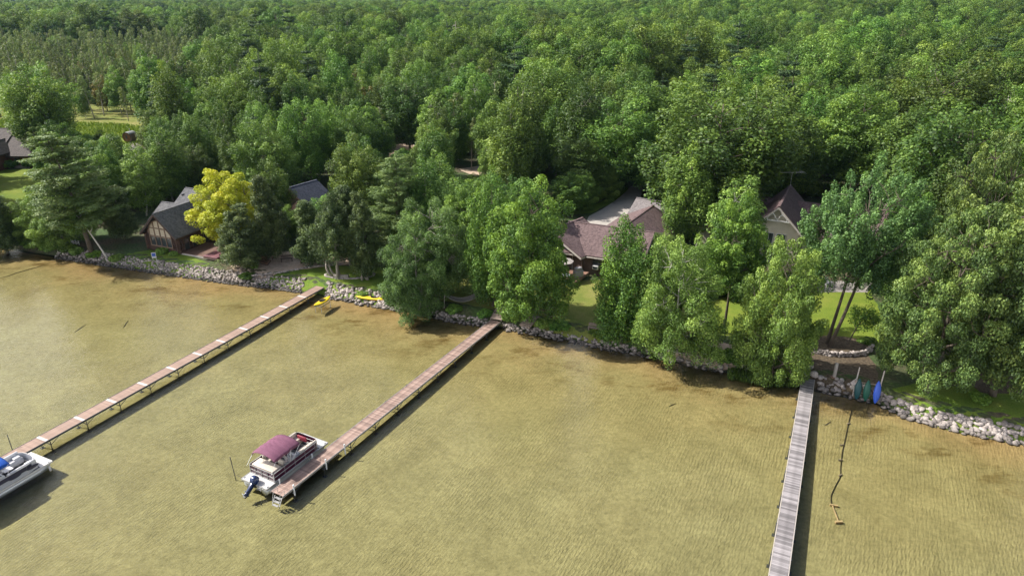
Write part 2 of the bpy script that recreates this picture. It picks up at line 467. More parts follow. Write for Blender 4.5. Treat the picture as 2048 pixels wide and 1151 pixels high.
        if prev is None: prev = mq.outputs[0]
        else:
            aq = N.new('ShaderNodeMath'); aq.operation = 'ADD'; L.new(prev, aq.inputs[0]); L.new(mq.outputs[0], aq.inputs[1]); prev = aq.outputs[0]
    nP = N.new('ShaderNodeTexNoise'); nP.inputs['Scale'].default_value = .17; nP.inputs['Detail'].default_value = 3
    L.new(tc.outputs['Object'], nP.inputs[0])
    rP = N.new('ShaderNodeMapRange'); rP.inputs[1].default_value = .35; rP.inputs[2].default_value = .65; rP.inputs[3].default_value = .15; rP.inputs[4].default_value = 1.0
    L.new(nP.outputs['Fac'], rP.inputs[0])
    pm_ = N.new('ShaderNodeMath'); pm_.operation = 'MULTIPLY'; L.new(prev, pm_.inputs[0]); L.new(rP.outputs[0], pm_.inputs[1])
    nG = N.new('ShaderNodeTexNoise'); nG.inputs['Scale'].default_value = 5.0; nG.inputs['Detail'].default_value = 5; nG.inputs['Roughness'].default_value = .7
    L.new(tc.outputs['Object'], nG.inputs[0])
    sw = N.new('ShaderNodeMath'); sw.operation = 'MULTIPLY_ADD'; sw.inputs[1].default_value = 1.5
    L.new(nG.outputs['Fac'], sw.inputs[0]); L.new(pm_.outputs[0], sw.inputs[2])
    bp = N.new('ShaderNodeBump'); bp.inputs['Strength'].default_value = .6; bp.inputs['Distance'].default_value = .035
    L.new(sw.outputs[0], bp.inputs['Height']); L.new(bp.outputs[0], b.inputs['Normal'])
    return m

def water_mat():
    m, nt, b = new_mat('lake_water')
    N = nt.nodes; L = nt.links
    N.remove(b)
    tc = N.new('ShaderNodeTexCoord')
    mp = N.new('ShaderNodeMapping'); mp.inputs['Rotation'].default_value = (0, 0, math.radians(-28)); mp.inputs['Scale'].default_value = (.55, 1.5, 1)
    L.new(tc.outputs['Object'], mp.inputs[0])
    n1 = N.new('ShaderNodeTexNoise'); n1.inputs['Scale'].default_value = 3.2; n1.inputs['Detail'].default_value = 5; n1.inputs['Roughness'].default_value = .65
    n1.inputs['Distortion'].default_value = .6
    L.new(mp.outputs[0], n1.inputs[0])
    bp = N.new('ShaderNodeBump'); bp.inputs['Strength'].default_value = .55; bp.inputs['Distance'].default_value = .05
    L.new(n1.outputs['Fac'], bp.inputs['Height'])
    fr = N.new('ShaderNodeFresnel'); fr.inputs['IOR'].default_value = 1.33
    L.new(bp.outputs[0], fr.inputs['Normal'])
    gl = N.new('ShaderNodeBsdfGlossy'); gl.inputs['Roughness'].default_value = .06
    L.new(bp.outputs[0], gl.inputs['Normal'])
    tr = N.new('ShaderNodeBsdfTransparent'); tr.inputs['Color'].default_value = (.93, .94, .87, 1)
    mx = N.new('ShaderNodeMixShader')
    L.new(fr.outputs[0], mx.inputs[0]); L.new(tr.outputs[0], mx.inputs[1]); L.new(gl.outputs[0], mx.inputs[2])
    L.new(mx.outputs[0], N['Material Output'].inputs['Surface'])
    return m

M['forest_floor'] = forest_floor_mat()
M['lawn'] = lawn_mat('lawn', (.085, .150, .020), (.125, .200, .026), (.205, .235, .045))
M['lawn_dry'] = lawn_mat('lawn_dry', (.120, .170, .030), (.190, .210, .050), (.285, .245, .095))
M['lawn_bright'] = lawn_mat('lawn_bright', (.105, .165, .020), (.150, .205, .026), (.215, .240, .045))
M['mulch'] = mat('mulch', (.070, .046, .032), .95, .5, 4, bump=.8, bump_scale=18, col2=(.11, .085, .055))
M['sandpath'] = mat('sandpath', (.48, .37, .28), .95, .3, 2.5, bump=.4)
M['gravel'] = mat('gravel', (.26, .24, .22), .95, .35, 6, bump=.6, bump_scale=30)
M['concrete'] = mat('concrete', (.40, .37, .34), .9, .12, 1.2, bump=.15)

LAND_OFF = np.concatenate([np.arange(0, 4.3, .25), [5, 6.5, 8, 10, 13, 17, 22, 30, 45, 65, 90, 130, 180, 240, 320, 420, 520, 640, 800, 1100, 1600, 2400, 4000, 5800]])
g = sheet('ground', LAND_OFF, lambda X, Y, O: land_z(X, Y), M['forest_floor'])
tag(g, 'dark leaf littered forest floor and shore bank', 'ground', kind='structure')
BED_OFF = np.concatenate([[-700, -400, -250, -150, -110, -90], np.arange(-75, 0.1, 1.5)])
bd = sheet('lake_bed', BED_OFF, lambda X, Y, O: bed_z(X, O), bed_mat())
tag(bd, 'rippled tan sand lake bed with brown weed patches', 'lake bed', kind='structure')
wt = sheet('water', np.array([-690, -300, -100, -30, -5, 0, 1.6]), lambda X, Y, O: X * 0.0, water_mat())
tag(wt, 'clear shallow lake water reflecting the pale sky', 'lake', kind='structure')

def patch(name, poly, mt, dz=.012, step=.8, px=True, label=None, cat=None):
    """flat sheet that follows the terrain, outline given in photo pixels on the ground"""
    P = [at(x, y, 1.0) for x, y in poly] if px else [Vector((x, y, 0)) for x, y in poly]
    # densify and roughen the outline a little
    out = []
    for i in range(len(P)):
        a, b = P[i], P[(i + 1) % len(P)]
        n = max(1, int((b - a).length / step))
        for k in range(n):
            q = a.lerp(b, k / n)
            j = .12 if mt.name.startswith('lawn') or mt.name in ('mulch', 'sandpath', 'gravel') else 0
            out.append(Vector((q.x + random.uniform(-j, j), q.y + random.uniform(-j, j))))
    n = len(out)
    X = [v.x for v in out]; Yv = [v.y for v in out]
    pts = list(out)
    st = max(step, (max(X) - min(X)) / 60)
    gx = np.arange(min(X), max(X), st); gy = np.arange(min(Yv), max(Yv), st)
    for a in gx:
        for b in gy:
            if inside(a, b, out): pts.append(Vector((a, b)))
    vs, es, fs, *_ = delaunay_2d_cdt(pts, [(i, (i + 1) % n) for i in range(n)], [], 1, 1e-4)
    mb = MB()
    mb.add([(v.x, v.y, float(land_z(v.x, v.y)) + dz) for v in vs], [tuple(f) for f in fs])
    o = mb.build(name, mt, smooth=True)
    return tag(o, label, cat, kind='structure')

def inside(x, y, poly):
    c = False; j = len(poly) - 1
    for i in range(len(poly)):
        xi, yi = poly[i][0], poly[i][1]; xj, yj = poly[j][0], poly[j][1]
        if (yi > y) != (yj > y) and x < (xj - xi) * (y - yi) / (yj - yi) + xi: c = not c
        j = i
    return c

patch('lawn', [(215,512),(300,500),(372,508),(420,527),(395,543),(300,528),(228,517)], M['lawn'], label='bright lawn between log house and rock bank', cat='lawn')
patch('lawn', [(520,552),(560,545),(650,530),(765,535),(790,600),(700,585),(640,572),(560,562)], M['lawn'], label='shaded lawn behind the left dock under the cedars', cat='lawn')
patch('lawn', [(860,570),(985,545),(1140,560),(1235,560),(1330,600),(1300,680),(1180,668),(1090,648),(1010,622),(880,600)], M['lawn_dry'], label='sunny patchy lawn in front of the maroon roofed house', cat='lawn')
patch('lawn', [(1395,610),(1480,585),(1600,575),(1740,580),(1770,640),(1765,690),(1640,690),(1560,680),(1440,670)], M['lawn_bright'], label='bright lawn behind the stone edged tree bed', cat='lawn')
patch('lawn', [(1770,780),(1830,765),(2048,780),(2120,840),(2060,868),(1900,838),(1800,800)], M['lawn'], label='lawn strip above the white boulders at right', cat='lawn')
patch('lawn', [(-60,340),(70,338),(110,350),(125,390),(90,440),(-60,430)], M['lawn_bright'], label='sunlit lawn in front of the far left log house', cat='lawn')
patch('meadow', [(-60,236),(120,243),(255,250),(330,262),(330,290),(230,300),(130,285),(75,285),(60,262),(-60,262)], M['lawn_bright'], label='wet green meadow around the barrel sauna', cat='meadow')
patch('marsh', [(-60,237),(120,244),(255,251),(330,262),(420,240),(440,195),(300,165),(-60,160)], M['lawn_dry'], .01, step=2.0, label='pale marsh ground between the spindly swamp trees', cat='marsh')
patch('lawn', [(1145,430),(1185,425),(1235,400),(1262,380),(1250,372),(1200,405),(1135,420)], M['lawn'], label='lawn strip beside the concrete driveway', cat='lawn')
patch('driveway', [(1166,455),(1178,432),(1205,418),(1232,400),(1250,385),(1262,372),(1285,372),(1283,388),(1275,410),(1262,440),(1240,460)], M['concrete'], .016, label='pale concrete driveway behind the maroon roofed house', cat='driveway')
patch('dirt_track', [(755,300),(785,290),(832,282),(838,295),(800,308),(765,318)], M['sandpath'], label='sandy track showing through the trees', cat='track')
patch('dirt_track', [(915,338),(955,332),(990,345),(950,352)], M['sandpath'], label='short bare patch of sandy track behind the centre trees', cat='track')
patch('path', [(1340,690),(1400,672),(1470,690),(1490,718),(1430,722),(1370,712)], M['sandpath'], label='bare reddish earth under the birch', cat='path')
patch('gravel_pad', [(245,288),(275,284),(285,290),(270,300),(248,300)], M['gravel'], .02, label='grey gravel pad below the barrel sauna', cat='gravel')
patch('dirt_bank', [(1600,690),(1640,690),(1730,700),(1750,730),(1760,775),(1680,770),(1625,760),(1590,745)], M['mulch'], .014, label='bare brown earth between tree bed and kayak rack', cat='earth')
patch('dirt_bank', [(1920,745),(2070,740),(2080,790),(1960,785)], M['mulch'], .016, label='brown leaf litter under the oaks at right edge', cat='earth')
patch('patio', [(468,538),(450,520),(470,505),(520,498),(560,502),(660,505),(705,495),(735,510),(700,528),(590,540),(520,552)], M['sandpath'], .02, label='pink paver and sand patio behind the rock bank', cat='patio')

# ------------------------------------------------------------------ trees
def unit(v):
    return v / np.maximum(np.linalg.norm(v, axis=-1, keepdims=True), 1e-6)

def leaf_mesh(name, P, Nn, size, var, mt, rng, aspect=.62, fold=.18, axis=None):
    """one folded diamond per leaf: P positions, Nn normals, size lengths, var colour values"""
    n = len(P)
    Nn = unit(Nn)
    a = axis if axis is not None else rng.normal(size=(n, 3))
    T = unit(a - (a * Nn).sum(1, keepdims=True) * Nn)
    B = np.cross(Nn, T)
    s = size[:, None]
    p0 = P - T * s * .5
    p2 = P + T * s * .5
    p1 = P + B * s * aspect * .5 + Nn * s * fold + T * s * .08
    p3 = P - B * s * aspect * .5 + Nn * s * fold + T * s * .08
    V = np.stack([p0, p1, p2, p3], 1).reshape(-1, 3)
    Fq = np.arange(n * 4).reshape(n, 4)
    me = bpy.data.meshes.new(name)
    fast_mesh(me, V, Fq)
    at_ = me.attributes.new('leafvar', 'FLOAT', 'POINT')
    at_.data.foreach_set('value', np.repeat(np.clip(var, 0, 1), 4).astype(np.float32))
    me.materials.append(mt)
    return me

def clump_leaves(C, R, D, n, rng, flat=.75, elong=1.3, up=.5, jit=.55):
    """leaves spread over the shells of clumps: C centres, R radii, D axis directions"""
    w = R ** 2; w = w / w.sum()
    idx = rng.choice(len(C), size=n, p=w)
    d = unit(rng.normal(size=(n, 3)))
    flip = (d[:, 2] < 0) & (rng.random(n) < .45)
    d[flip, 2] *= -1
    rr = R[idx] * (.45 + .6 * np.sqrt(rng.random(n)))
    off = d * rr[:, None]
    off[:, 2] *= flat
    ax = D[idx]
    off = off + ax * ((off * ax).sum(1, keepdims=True)) * (elong - 1)
    P = C[idx] + off
    Nn = d * .65 + np.array([0, 0, up]) + rng.normal(size=(n, 3)) * jit
    cv = rng.random(len(C))
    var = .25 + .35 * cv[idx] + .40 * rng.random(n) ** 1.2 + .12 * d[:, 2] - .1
    return P, Nn, var, idx

def bend_path(a, b, rng, k=4, amp=.06, sag=0.0):
    a = np.asarray(a, float); b = np.asarray(b, float)
    L = np.linalg.norm(b - a)
    out = []
    w = rng.normal(size=3) * amp * L
    for i in range(k + 1):
        t = i / k
        p = a + (b - a) * t + w * math.sin(math.pi * t)
        p[2] += sag * L * math.sin(math.pi * t)
        out.append(p)
    return out

def tree_decid(seed, H, R, n=30000, leaf=.26, base=.2, N=110, prof=.45, mt='leaf_maple', bark='bark', tr=.22, sides=6, rise=.5, flat=.95, elong=1.25,
               fork=1, droop=0.0, full=.8, rough=.28, cs=1.0, taper=.5):
    """broadleaf tree: trunk and limbs, foliage in clumps spread over an uneven crown"""
    rng = np.random.default_rng(seed)
    mb = MB()
    tops = []
    fa = rng.uniform(0, 6.28)
    for f in range(fork):
        fo = 0 if fork == 1 else R * .10
        ca, sa = math.cos(fa + f * 2.6), math.sin(fa + f * 2.6)
        tp = bend_path(np.array([ca * fo * .7, sa * fo * .7, -.2]), np.array([ca * fo * 2.2, sa * fo * 2.2, H * .84]), rng, 8, .018)
        tops.append(tp)
        mb.tube(tp, [tr * (1.3 if i == 0 else 1) * (1 - .86 * i / 8) for i in range(9)], sides + 2)
    lob = rng.uniform(0, 6.28, 3)
    rc = math.sqrt(2 * R * .85 * H * (1 - base) / N) * 1.28 * cs
    Rc = R - rc * .75
    z_lo = base * H + rc * .6; z_hi = H - rc * .75
    def radius(u, az):
        r = np.where(u > prof, np.sqrt(np.clip(1 - ((u - prof) / (1.02 - prof)) ** 2, 0, 1)) ** (2 * taper), full + (1 - full) * u / prof)
        return Rc * r * (1 + .14 * np.sin(2 * az + lob[0] + 3 * u) + .14 * np.sin(3 * az + lob[1] + 5 * u) + .12 * np.sin(5 * az + lob[2] - 9 * u))
    C = np.zeros((0, 3)); U = []
    for k in range(N):
        u = rng.random(10); az = rng.uniform(0, 6.28, 10)
        rr = radius(u, az) * (1 - rough * rng.random(10) ** 1.5)
        if k % 5 == 0: rr *= rng.uniform(.35, .7)
        if k % 7 == 3: rr *= 1.16
        P = np.stack([np.cos(az) * rr, np.sin(az) * rr, z_lo + (z_hi - z_lo) * u + rng.normal(size=10) * .25], 1)
        w = rr / R + .25
        d = np.full(10, 9.0) if len(C) == 0 else np.linalg.norm(P[:, None] - C[None], axis=2).min(1)
        j = int(np.argmax(d * w))
        C = np.vstack([C, P[j]]); U.append(u[j])
    U = np.array(U)
    RR = rc * rng.uniform(.45, 1.25, N) * (1 - .3 * U)
    D = unit(np.stack([C[:, 0], C[:, 1], np.full(N, R * rise * 2)], 1))
    # limbs
    nl = 12
    ends = []
    for i in range(nl):
        tp = tops[i % fork]
        t = base * .9 + (.85 - base * .9) * (i + .5) / nl
        az = i * 2.399 + rng.uniform(-.3, .3)
        r = float(radius(np.array(min(1, (t + .12 - base) / (1 - base))), az)) * .72
        k = min(7.99, t / .92 * 8); q = tp[int(k)] + (tp[int(k) + 1] - tp[int(k)]) * (k - int(k))
        e = q + np.array([math.cos(az) * r, math.sin(az) * r, r * rise])
        e[2] = min(e[2], H * .95)
        path = bend_path(q, e, rng, 5, .05, .05)
        r0 = tr * .45 * (1 - .6 * t) + .02
        mb.tube(path, [r0 * (1 - .75 * j / 5) for j in range(6)], sides)
        ends += [p for p in path[1:]]
    ends = np.array(ends)
    for c in C:
        q = ends[np.argmin(np.linalg.norm(ends - c, axis=1) + .4 * np.maximum(0, ends[:, 2] - c[2]))]
        mb.tube(bend_path(q, c, rng, 2, .08), [tr * .12 + .012, tr * .08 + .01, .008], 4, cap=False)
    P, Nn, var, idx = clump_leaves(C, RR, D, n, rng, flat, elong)
    if droop:
        P[:, 2] -= droop * 1.2 * rng.random(n) ** 2
    keep = P[:, 2] > .5
    P, Nn, var = P[keep], Nn[keep], var[keep]
    size = leaf * rng.uniform(.65, 1.3, len(P))
    return dict(trunk=mb.mesh('trunk', M[bark], True), crown=leaf_mesh('crown', P, Nn, size, var, M[mt], rng), H=H, R=R)

def tree_cedar(seed, H, R, n=26000, leaf=.24, mt='leaf_cedar', bark='bark_grey', tr=.2, base=.12, fork=1, lean=(0, 0)):
    """arborvitae: dense uneven column of upswept fan sprays"""
    rng = np.random.default_rng(seed)
    mb = MB(); C = []; RR = []; D = []
    tops = []
    for f in range(fork):
        fa = f * 2.3 + rng.uniform(0, 1)
        o = R * .16 if fork > 1 else 0
        b0 = np.array([math.cos(fa) * o * .6, math.sin(fa) * o * .6, -.2]); b1 = np.array([math.cos(fa) * o * 1.6 + lean[0], math.sin(fa) * o * 1.6 + lean[1], H * (.97 - .1 * f)])
        tp = bend_path(b0, b1, rng, 8, .03); tops.append(tp)
        mb.tube(tp, [tr * (1 - .88 * i / 8) for i in range(9)], 7)
    nb = 85
    for i in range(nb):
        tp = tops[i % fork]
        t = base + (.985 - base) * (i + rng.random()) / nb
        u = (t - base) / (1 - base)
        r = R * ((1 - u) ** .62) * min(1, .55 + u * 2.2) * rng.uniform(.55, 1.1)
        az = i * 2.399 + rng.uniform(-.5, .5)
        k = min(7.99, t / .97 * 8); k0 = int(k); q = tp[k0] + (tp[k0 + 1] - tp[k0]) * (k - k0)
        end = q + np.array([math.cos(az) * r, math.sin(az) * r, rng.uniform(-.15, .3) * r])
        mb.tube(bend_path(q - np.array([0, 0, .1 * r]), end, rng, 3, .06, -.08), [.03, .025, .018, .008], 4, cap=False)
        for s in (1.0, .6):
            C.append(q + (end - q) * s + np.array([0, 0, .05 * r])); RR.append((.34 + .24 * (1 - u)) * rng.uniform(.75, 1.35) * (R / 2.4) ** .5)
            D.append(unit(np.array([math.cos(az) * .5, math.sin(az) * .5, 1.0])))
    C = np.array(C); RR = np.array(RR); D = np.array(D)
    P, Nn, var, idx = clump_leaves(C, RR, D, n, rng, 1.0, 1.6, .25, .6)
    keep = P[:, 2] < H * 1.01
    P, Nn, var = P[keep], Nn[keep], var[keep]
    ax = D[idx][keep] + rng.normal(size=(len(P), 3)) * .35
    return dict(trunk=mb.mesh('trunk', M[bark], True), crown=leaf_mesh('crown', P, Nn, leaf * rng.uniform(.6, 1.3, len(P)), var, M[mt], rng, .5, .1, ax), H=H, R=R)

def tree_pine(seed, H, R, n=24000, leaf=.34, mt='leaf_pine', bark='bark', tr=.26, base=.25, whorls=11, narrow=False):
    """white pine or spruce: whorls of level limbs carrying flat plumes"""
    rng = np.random.default_rng(seed)
    mb = MB(); C = []; RR = []; D = []
    tp = bend_path(np.array([0, 0, -.2]), np.array([rng.normal() * .2, rng.normal() * .2, H]), rng, 8, .012)
    mb.tube(tp, [tr * (1 - .93 * i / 8) for i in range(9)], 7)
    for wI in range(whorls):
        t = base + (.97 - base) * (wI + rng.uniform(.1, .9)) / whorls
        u = (t - base) / (1 - base)
        for b in range(6 if u < .8 else 4):
            if rng.random() < .12: continue
            r = R * ((1 - u) ** (.9 if narrow else .6) + .06) * rng.uniform(.55, 1.12) * (1 if u > .18 else .8)
            az = wI * 1.3 + b * 1.05 + rng.uniform(-.3, .3)
            q = np.array([tp[int(t * 7.99)][0], tp[int(t * 7.99)][1], t * H])
            end = q + np.array([math.cos(az) * r, math.sin(az) * r, r * (rng.uniform(.02, .28) if not narrow else rng.uniform(-.3, -.05))])
            path = bend_path(q, end, rng, 4, .04, -.05)
            mb.tube(path, [.05 * (1 - u) + .02, .04, .03, .02, .008], 4, cap=False)
            for s in (.4, .58, .75, .9, 1.0):
                p = q + (end - q) * s
                lat = np.array([-math.sin(az), math.cos(az), 0]) * rng.uniform(-.22, .22) * r
                C.append(p + lat + np.array([0, 0, .06])); RR.append((.42 + .30 * (1 - u)) * rng.uniform(.7, 1.2) * (R / 3.5) ** .5); D.append(unit(np.array([math.cos(az), math.sin(az), .35])))
    for k in range(4):
        C.append(np.array([tp[8][0], tp[8][1], H - .35 * k])); RR.append(.28); D.append(np.array([0, 0, 1.0]))
    C = np.array(C); RR = np.array(RR); D = np.array(D)
    P, Nn, var, idx = clump_leaves(C, RR, D, n, rng, .5, 1.7, .45, .5)
    ax = D[idx] + rng.normal(size=(len(P), 3)) * .55
    return dict(trunk=mb.mesh('trunk', M[bark], True), crown=leaf_mesh('crown', P, Nn, leaf * rng.uniform(.6, 1.3, len(P)), var, M[mt], rng, .32, .06, ax), H=H, R=R)

def tree_thin(seed, H, R, n=2600, leaf=.42, mt='leaf_swamp', bark='bark_dead', tr=.16):
    """spindly swamp tree: bare pole, sparse small clumps"""
    rng = np.random.default_rng(seed)
    mb = MB(); C = []; RR = []; D = []
    tp = bend_path(np.array([0, 0, -.2]), np.array([rng.normal() * .5, rng.normal() * .5, H]), rng, 8, .02)
    mb.tube(tp, [tr * (1 - .8 * i / 8) for i in range(9)], 5)
    for i in range(22):
        t = .3 + .7 * (i + rng.random()) / 22
        az = i * 2.4 + rng.normal() * .4
        r = R * rng.uniform(.35, 1.0) * (1.15 - .7 * t)
        k = min(7.99, t * 8); q = tp[int(k)] + (tp[int(k) + 1] - tp[int(k)]) * (k - int(k))
        e = q + np.array([math.cos(az) * r, math.sin(az) * r, r * .35])
        mb.tube([q, e], [.035, .01], 4, cap=False)
        if rng.random() < .85:
            C.append(e); RR.append(R * rng.uniform(.2, .42)); D.append(np.array([0, 0, 1.0]))
    C = np.array(C); RR = np.array(RR); D = np.array(D)
    P, Nn, var, idx = clump_leaves(C, RR, D, n, rng, .9, 1.3, .3, .7)
    return dict(trunk=mb.mesh('trunk', M[bark], True), crown=leaf_mesh('crown', P, Nn, leaf * rng.uniform(.6, 1.3, len(P)), var, M[mt], rng), H=H, R=R)

def tree_dead(seed, H, R):
    rng = np.random.default_rng(seed)
    mb = MB(); lb = MB()
    tp = bend_path(np.array([0, 0, -.2]), np.array([.3, .2, H]), rng, 8, .015)
    mb.tube(tp, [.24 * (1 - .85 * i / 8) for i in range(9)], 7)
    for i in range(20):
        t = .35 + .6 * (i + rng.random()) / 20
        az = i * 2.4 + rng.normal() * .5
        r = R * rng.uniform(.4, 1) * (1.25 - t)
        q = tp[int(t * 7.99)]; q = np.array([q[0], q[1], t * H])
        e = q + np.array([math.cos(az) * r, math.sin(az) * r, r * rng.uniform(-.3, .4)])
        path = bend_path(q, e, rng, 3, .1)
        lb.tube(path, [.10, .08, .055, .025], 4)
        for s in (1, 2):
            d = rng.normal(size=3) * r * .25
            lb.tube([path[s], path[s] + d], [.045, .015], 4)
    return dict(trunk=mb.mesh('trunk', M['bark_dead'], True), crown=lb.mesh('bare_limbs', M['bark_dead'], True), H=H, R=R)

def shrub(seed, H, R, n=5000, leaf=.22, mt='leaf_shrub'):
    rng = np.random.default_rng(seed)
    mb = MB(); C = []; RR = []; D = []
    for i in range(16):
        az = i * 2.4; r = R * math.sqrt((i + .5) / 16) * .8
        e = np.array([math.cos(az) * r, math.sin(az) * r, H * rng.uniform(.45, .9) * (1 - .35 * r / R)])
        mb.tube(bend_path(np.array([e[0] * .15, e[1] * .15, -.1]), e, rng, 2, .1), [.03, .02, .01], 4, cap=False)
        C.append(e); RR.append(R * rng.uniform(.26, .42)); D.append(np.array([0, 0, 1.0]))
    C = np.array(C); RR = np.array(RR); D = np.array(D)
    P, Nn, var, idx = clump_leaves(C, RR, D, n, rng, .8, 1.2, .4, .55)
    P[:, 2] = np.maximum(P[:, 2], .05)
    return dict(trunk=mb.mesh('stem', M['bark'], True), crown=leaf_mesh('foliage', P, Nn, leaf * rng.uniform(.6, 1.3, n), var, M[mt], rng), H=H, R=R)

# detailed prototypes for the shore, lighter ones for the wood
HERO = {
    'maple': [tree_decid(11, 16, 5.0, 62000, .235, .10, 150, .30, mt='leaf_maple', tr=.26, elong=1.5, flat=.8), tree_decid(12, 14, 4.5, 54000, .235, .12, 130, .40, mt='leaf_maple', tr=.24, elong=1.5, flat=.8), tree_decid(13, 16, 4.0, 46000, .235, .34, 120, .40, mt='leaf_maple', tr=.24, elong=1.6, flat=.8, rough=.4)],
    'silver': [tree_decid(21, 18, 5.5, 58000, .23, .40, 190, .34, mt='leaf_silver', tr=.24, rise=1.0, fork=2, elong=2.8, flat=.75, cs=.8, taper=.66, rough=.45)],
    'oak': [tree_decid(31, 17, 7.2, 80000, .25, .08, 210, .36, mt='leaf_oak', tr=.38, flat=.7, rough=.45), tree_decid(32, 16, 6.4, 70000, .25, .08, 190, .40, mt='leaf_oak', tr=.34, flat=.7, rough=.45)],
    'birch': [tree_decid(41, 15, 4.6, 60000, .19, .08, 150, .34, mt='leaf_birch', bark='bark_birch', tr=.17, droop=.5, rough=.5, cs=.9)],
    'willow': [tree_decid(51, 14, 5.0, 60000, .20, .02, 150, .34, mt='leaf_willow', bark='bark_grey', tr=.24, droop=.4, rough=.45, cs=.95)],
    'young': [tree_decid(61, 13, 3.0, 36000, .21, .06, 120, .22, mt='leaf_maple', tr=.15, rise=1.0, elong=2.2, taper=.9, rough=.45)],
    'bushy': [tree_decid(71, 12, 4.6, 58000, .20, .03, 150, .38, mt='leaf_birch', bark='bark', tr=.18, rough=.45, cs=.95)],
    'leaning': [tree_decid(75, 11, 2.6, 20000, .19, .50, 80, .40, mt='leaf_birch', bark='bark_birch', tr=.15, rough=.45)],
    'sapling': [tree_decid(77, 6, 1.8, 2600, .20, .50, 26, .45, mt='leaf_maple', tr=.12, rough=.4)],
    'yellow': [tree_decid(81, 11.5, 4.6, 42000, .24, .10, 110, .36, mt='leaf_yellow', tr=.2, flat=.65, rough=.45, elong=1.4)],
    'cedar': [tree_cedar(91, 11, 2.5, 36000, .20), tree_cedar(92, 12, 2.7, 36000, .20, fork=2), tree_cedar(93, 10, 2.9, 34000, .20, base=.3, fork=2, lean=(.5, 0))],
    'pine': [tree_pine(101, 17, 4.2, 46000, .32, 'leaf_pine_near', whorls=17)],
    'shrub': [shrub(111, 1.3, 1.2), shrub(112, 1.0, 1.4, mt='leaf_birch')],
    'dead': [tree_dead(121, 19, 4.5)],
}
WOOD = {
    'broad': [tree_decid(200 + i, 17, 4.4 + .3 * (i % 3), 28000, .30, .15, 85 + 15 * (i % 3), .34 + .06 * (i % 3), mt='leaf_forest', tr=.22, sides=4, elong=(1.4, 1.9, 2.3)[i % 3], flat=.85, rise=.5 + .3 * (i % 2), taper=.45 + .1 * (i % 3), rough=.38) for i in range(8)],
    'slim': [tree_decid(220 + i, 16, 2.9, 18000, .28, .15, 80, .32, mt='leaf_forest', bark='bark_grey', tr=.16, sides=4, elong=2.0, rise=.9, taper=.7, rough=.45) for i in range(3)],
    'birch': [tree_decid(230 + i, 15, 3.2, 18000, .27, .15, 80, .34, mt='leaf_birch', bark='bark_birch', tr=.15, sides=4, rough=.5) for i in range(2)],
    'pine': [tree_pine(240, 20, 4.0, 14000, .48), tree_pine(241, 18, 3.2, 12000, .46, narrow=True, base=.12, whorls=14)],
    'cedar': [tree_cedar(250, 11, 2.1, 10000, .36)],
    'thin': [tree_thin(260 + i, 12.5, 1.6, 1300, .32) for i in range(4)],
    'rust': [tree_decid(270, 12, 3.0, 8000, .38, .15, 75, .42, mt='leaf_rust', tr=.14, sides=4, rough=.45)],
    'shrub': [shrub(280, 2.6, 2.2, 4000, .34), shrub(281, 2.2, 2.4, 4000, .34, mt='leaf_swamp')],
    'dead': [HERO['dead'][0]],
}

def plant(name, proto, loc, H, R, label, cat='tree', group=None, rz=None, rx=0.0, ry=0.0):
    root = empty(name, loc, random.uniform(0, 6.28) if rz is None else rz)
    root.rotation_euler.x = rx; root.rotation_euler.y = ry
    s = (R / proto['R'], R / proto['R'], H / proto['H'])
    t = link_mesh(proto['trunk'].name.split('.')[0], proto['trunk'], root); t.scale = s
    c = link_mesh(proto['crown'].name.split('.')[0], proto['crown'], root); c.scale = s
    return tag(root, label, cat, group)

def shore_tree(kind, bx, by, topy, halfw, label, name=None, i=0, rz=None, ry=0.0, rx=0.0):
    p = at(bx, by, 1.0)
    p.z = float(land_z(p.x, p.y))
    H = height_at(topy, p.y) - p.z
    R = halfw * math.hypot(p.y, p.z - CAM_H) / F_PX
    pr = HERO[kind][i]
    nm = name or {'maple': 'maple_tree', 'silver': 'silver_maple_tree', 'oak': 'oak_tree', 'birch': 'birch_tree', 'willow': 'willow_tree', 'young': 'maple_tree', 'bushy': 'bushy_tree', 'leaning': 'birch_tree', 'sapling': 'sapling',
                  'yellow': 'maple_tree', 'cedar': 'cedar_tree', 'pine': 'pine_tree', 'shrub': 'shrub', 'dead': 'dead_tree'}[kind]
    FOOT.append((p.x, p.y, R * .55))
    return plant(nm, pr, p, H, R, label, 'shrub' if kind == 'shrub' else 'tree', rz=rz, rx=rx, ry=ry)

FOOT = []   # ground already taken: x, y, radius
shore_tree('cedar', 12, 492, 385, 42, 'dark small tree at the left edge by the water')
shore_tree('bushy', 62, 478, 395, 40, 'light green bushy tree left of the pine beside the white lounge chair')
shore_tree('pine', 183, 502, 258, 84, 'big feathery pine leaning over the left end of the rock bank', ry=-.09, rz=0)
shore_tree('bushy', 130, 485, 355, 62, 'bushy tree with grey stems left of the big feathery pine')
shore_tree('leaning', 212, 507, 385, 34, 'birch with leaning white trunk at the left end of the rock bank', ry=-.42, rz=0)
shore_tree('cedar', 252, 478, 372, 36, 'dark cedar left of the log house with the arched window')
shore_tree('oak', 100, 338, 247, 29, 'round dark green tree right of the far left log house', i=1)
shore_tree('maple', 150, 385, 262, 46, 'olive tree behind the big feathery pine', i=1)
shore_tree('yellow', 470, 500, 336, 70, 'golden yellow maple beside the dark log house')
shore_tree('cedar', 487, 538, 412, 52, 'dark cedar with twin trunks on the patio next to the yellow maple', i=1)
shore_tree('cedar', 540, 522, 352, 42, 'tall dark cedar behind the patio deck')
shore_tree('cedar', 622, 532, 402, 44, 'cedar between patio steps and the bent trunks')
shore_tree('cedar', 680, 556, 392, 48, 'cedar with bent bare trunks in the stone ring', i=2, rz=1.0)
shore_tree('cedar', 700, 530, 372, 42, 'cedar behind the stone ring', i=0)
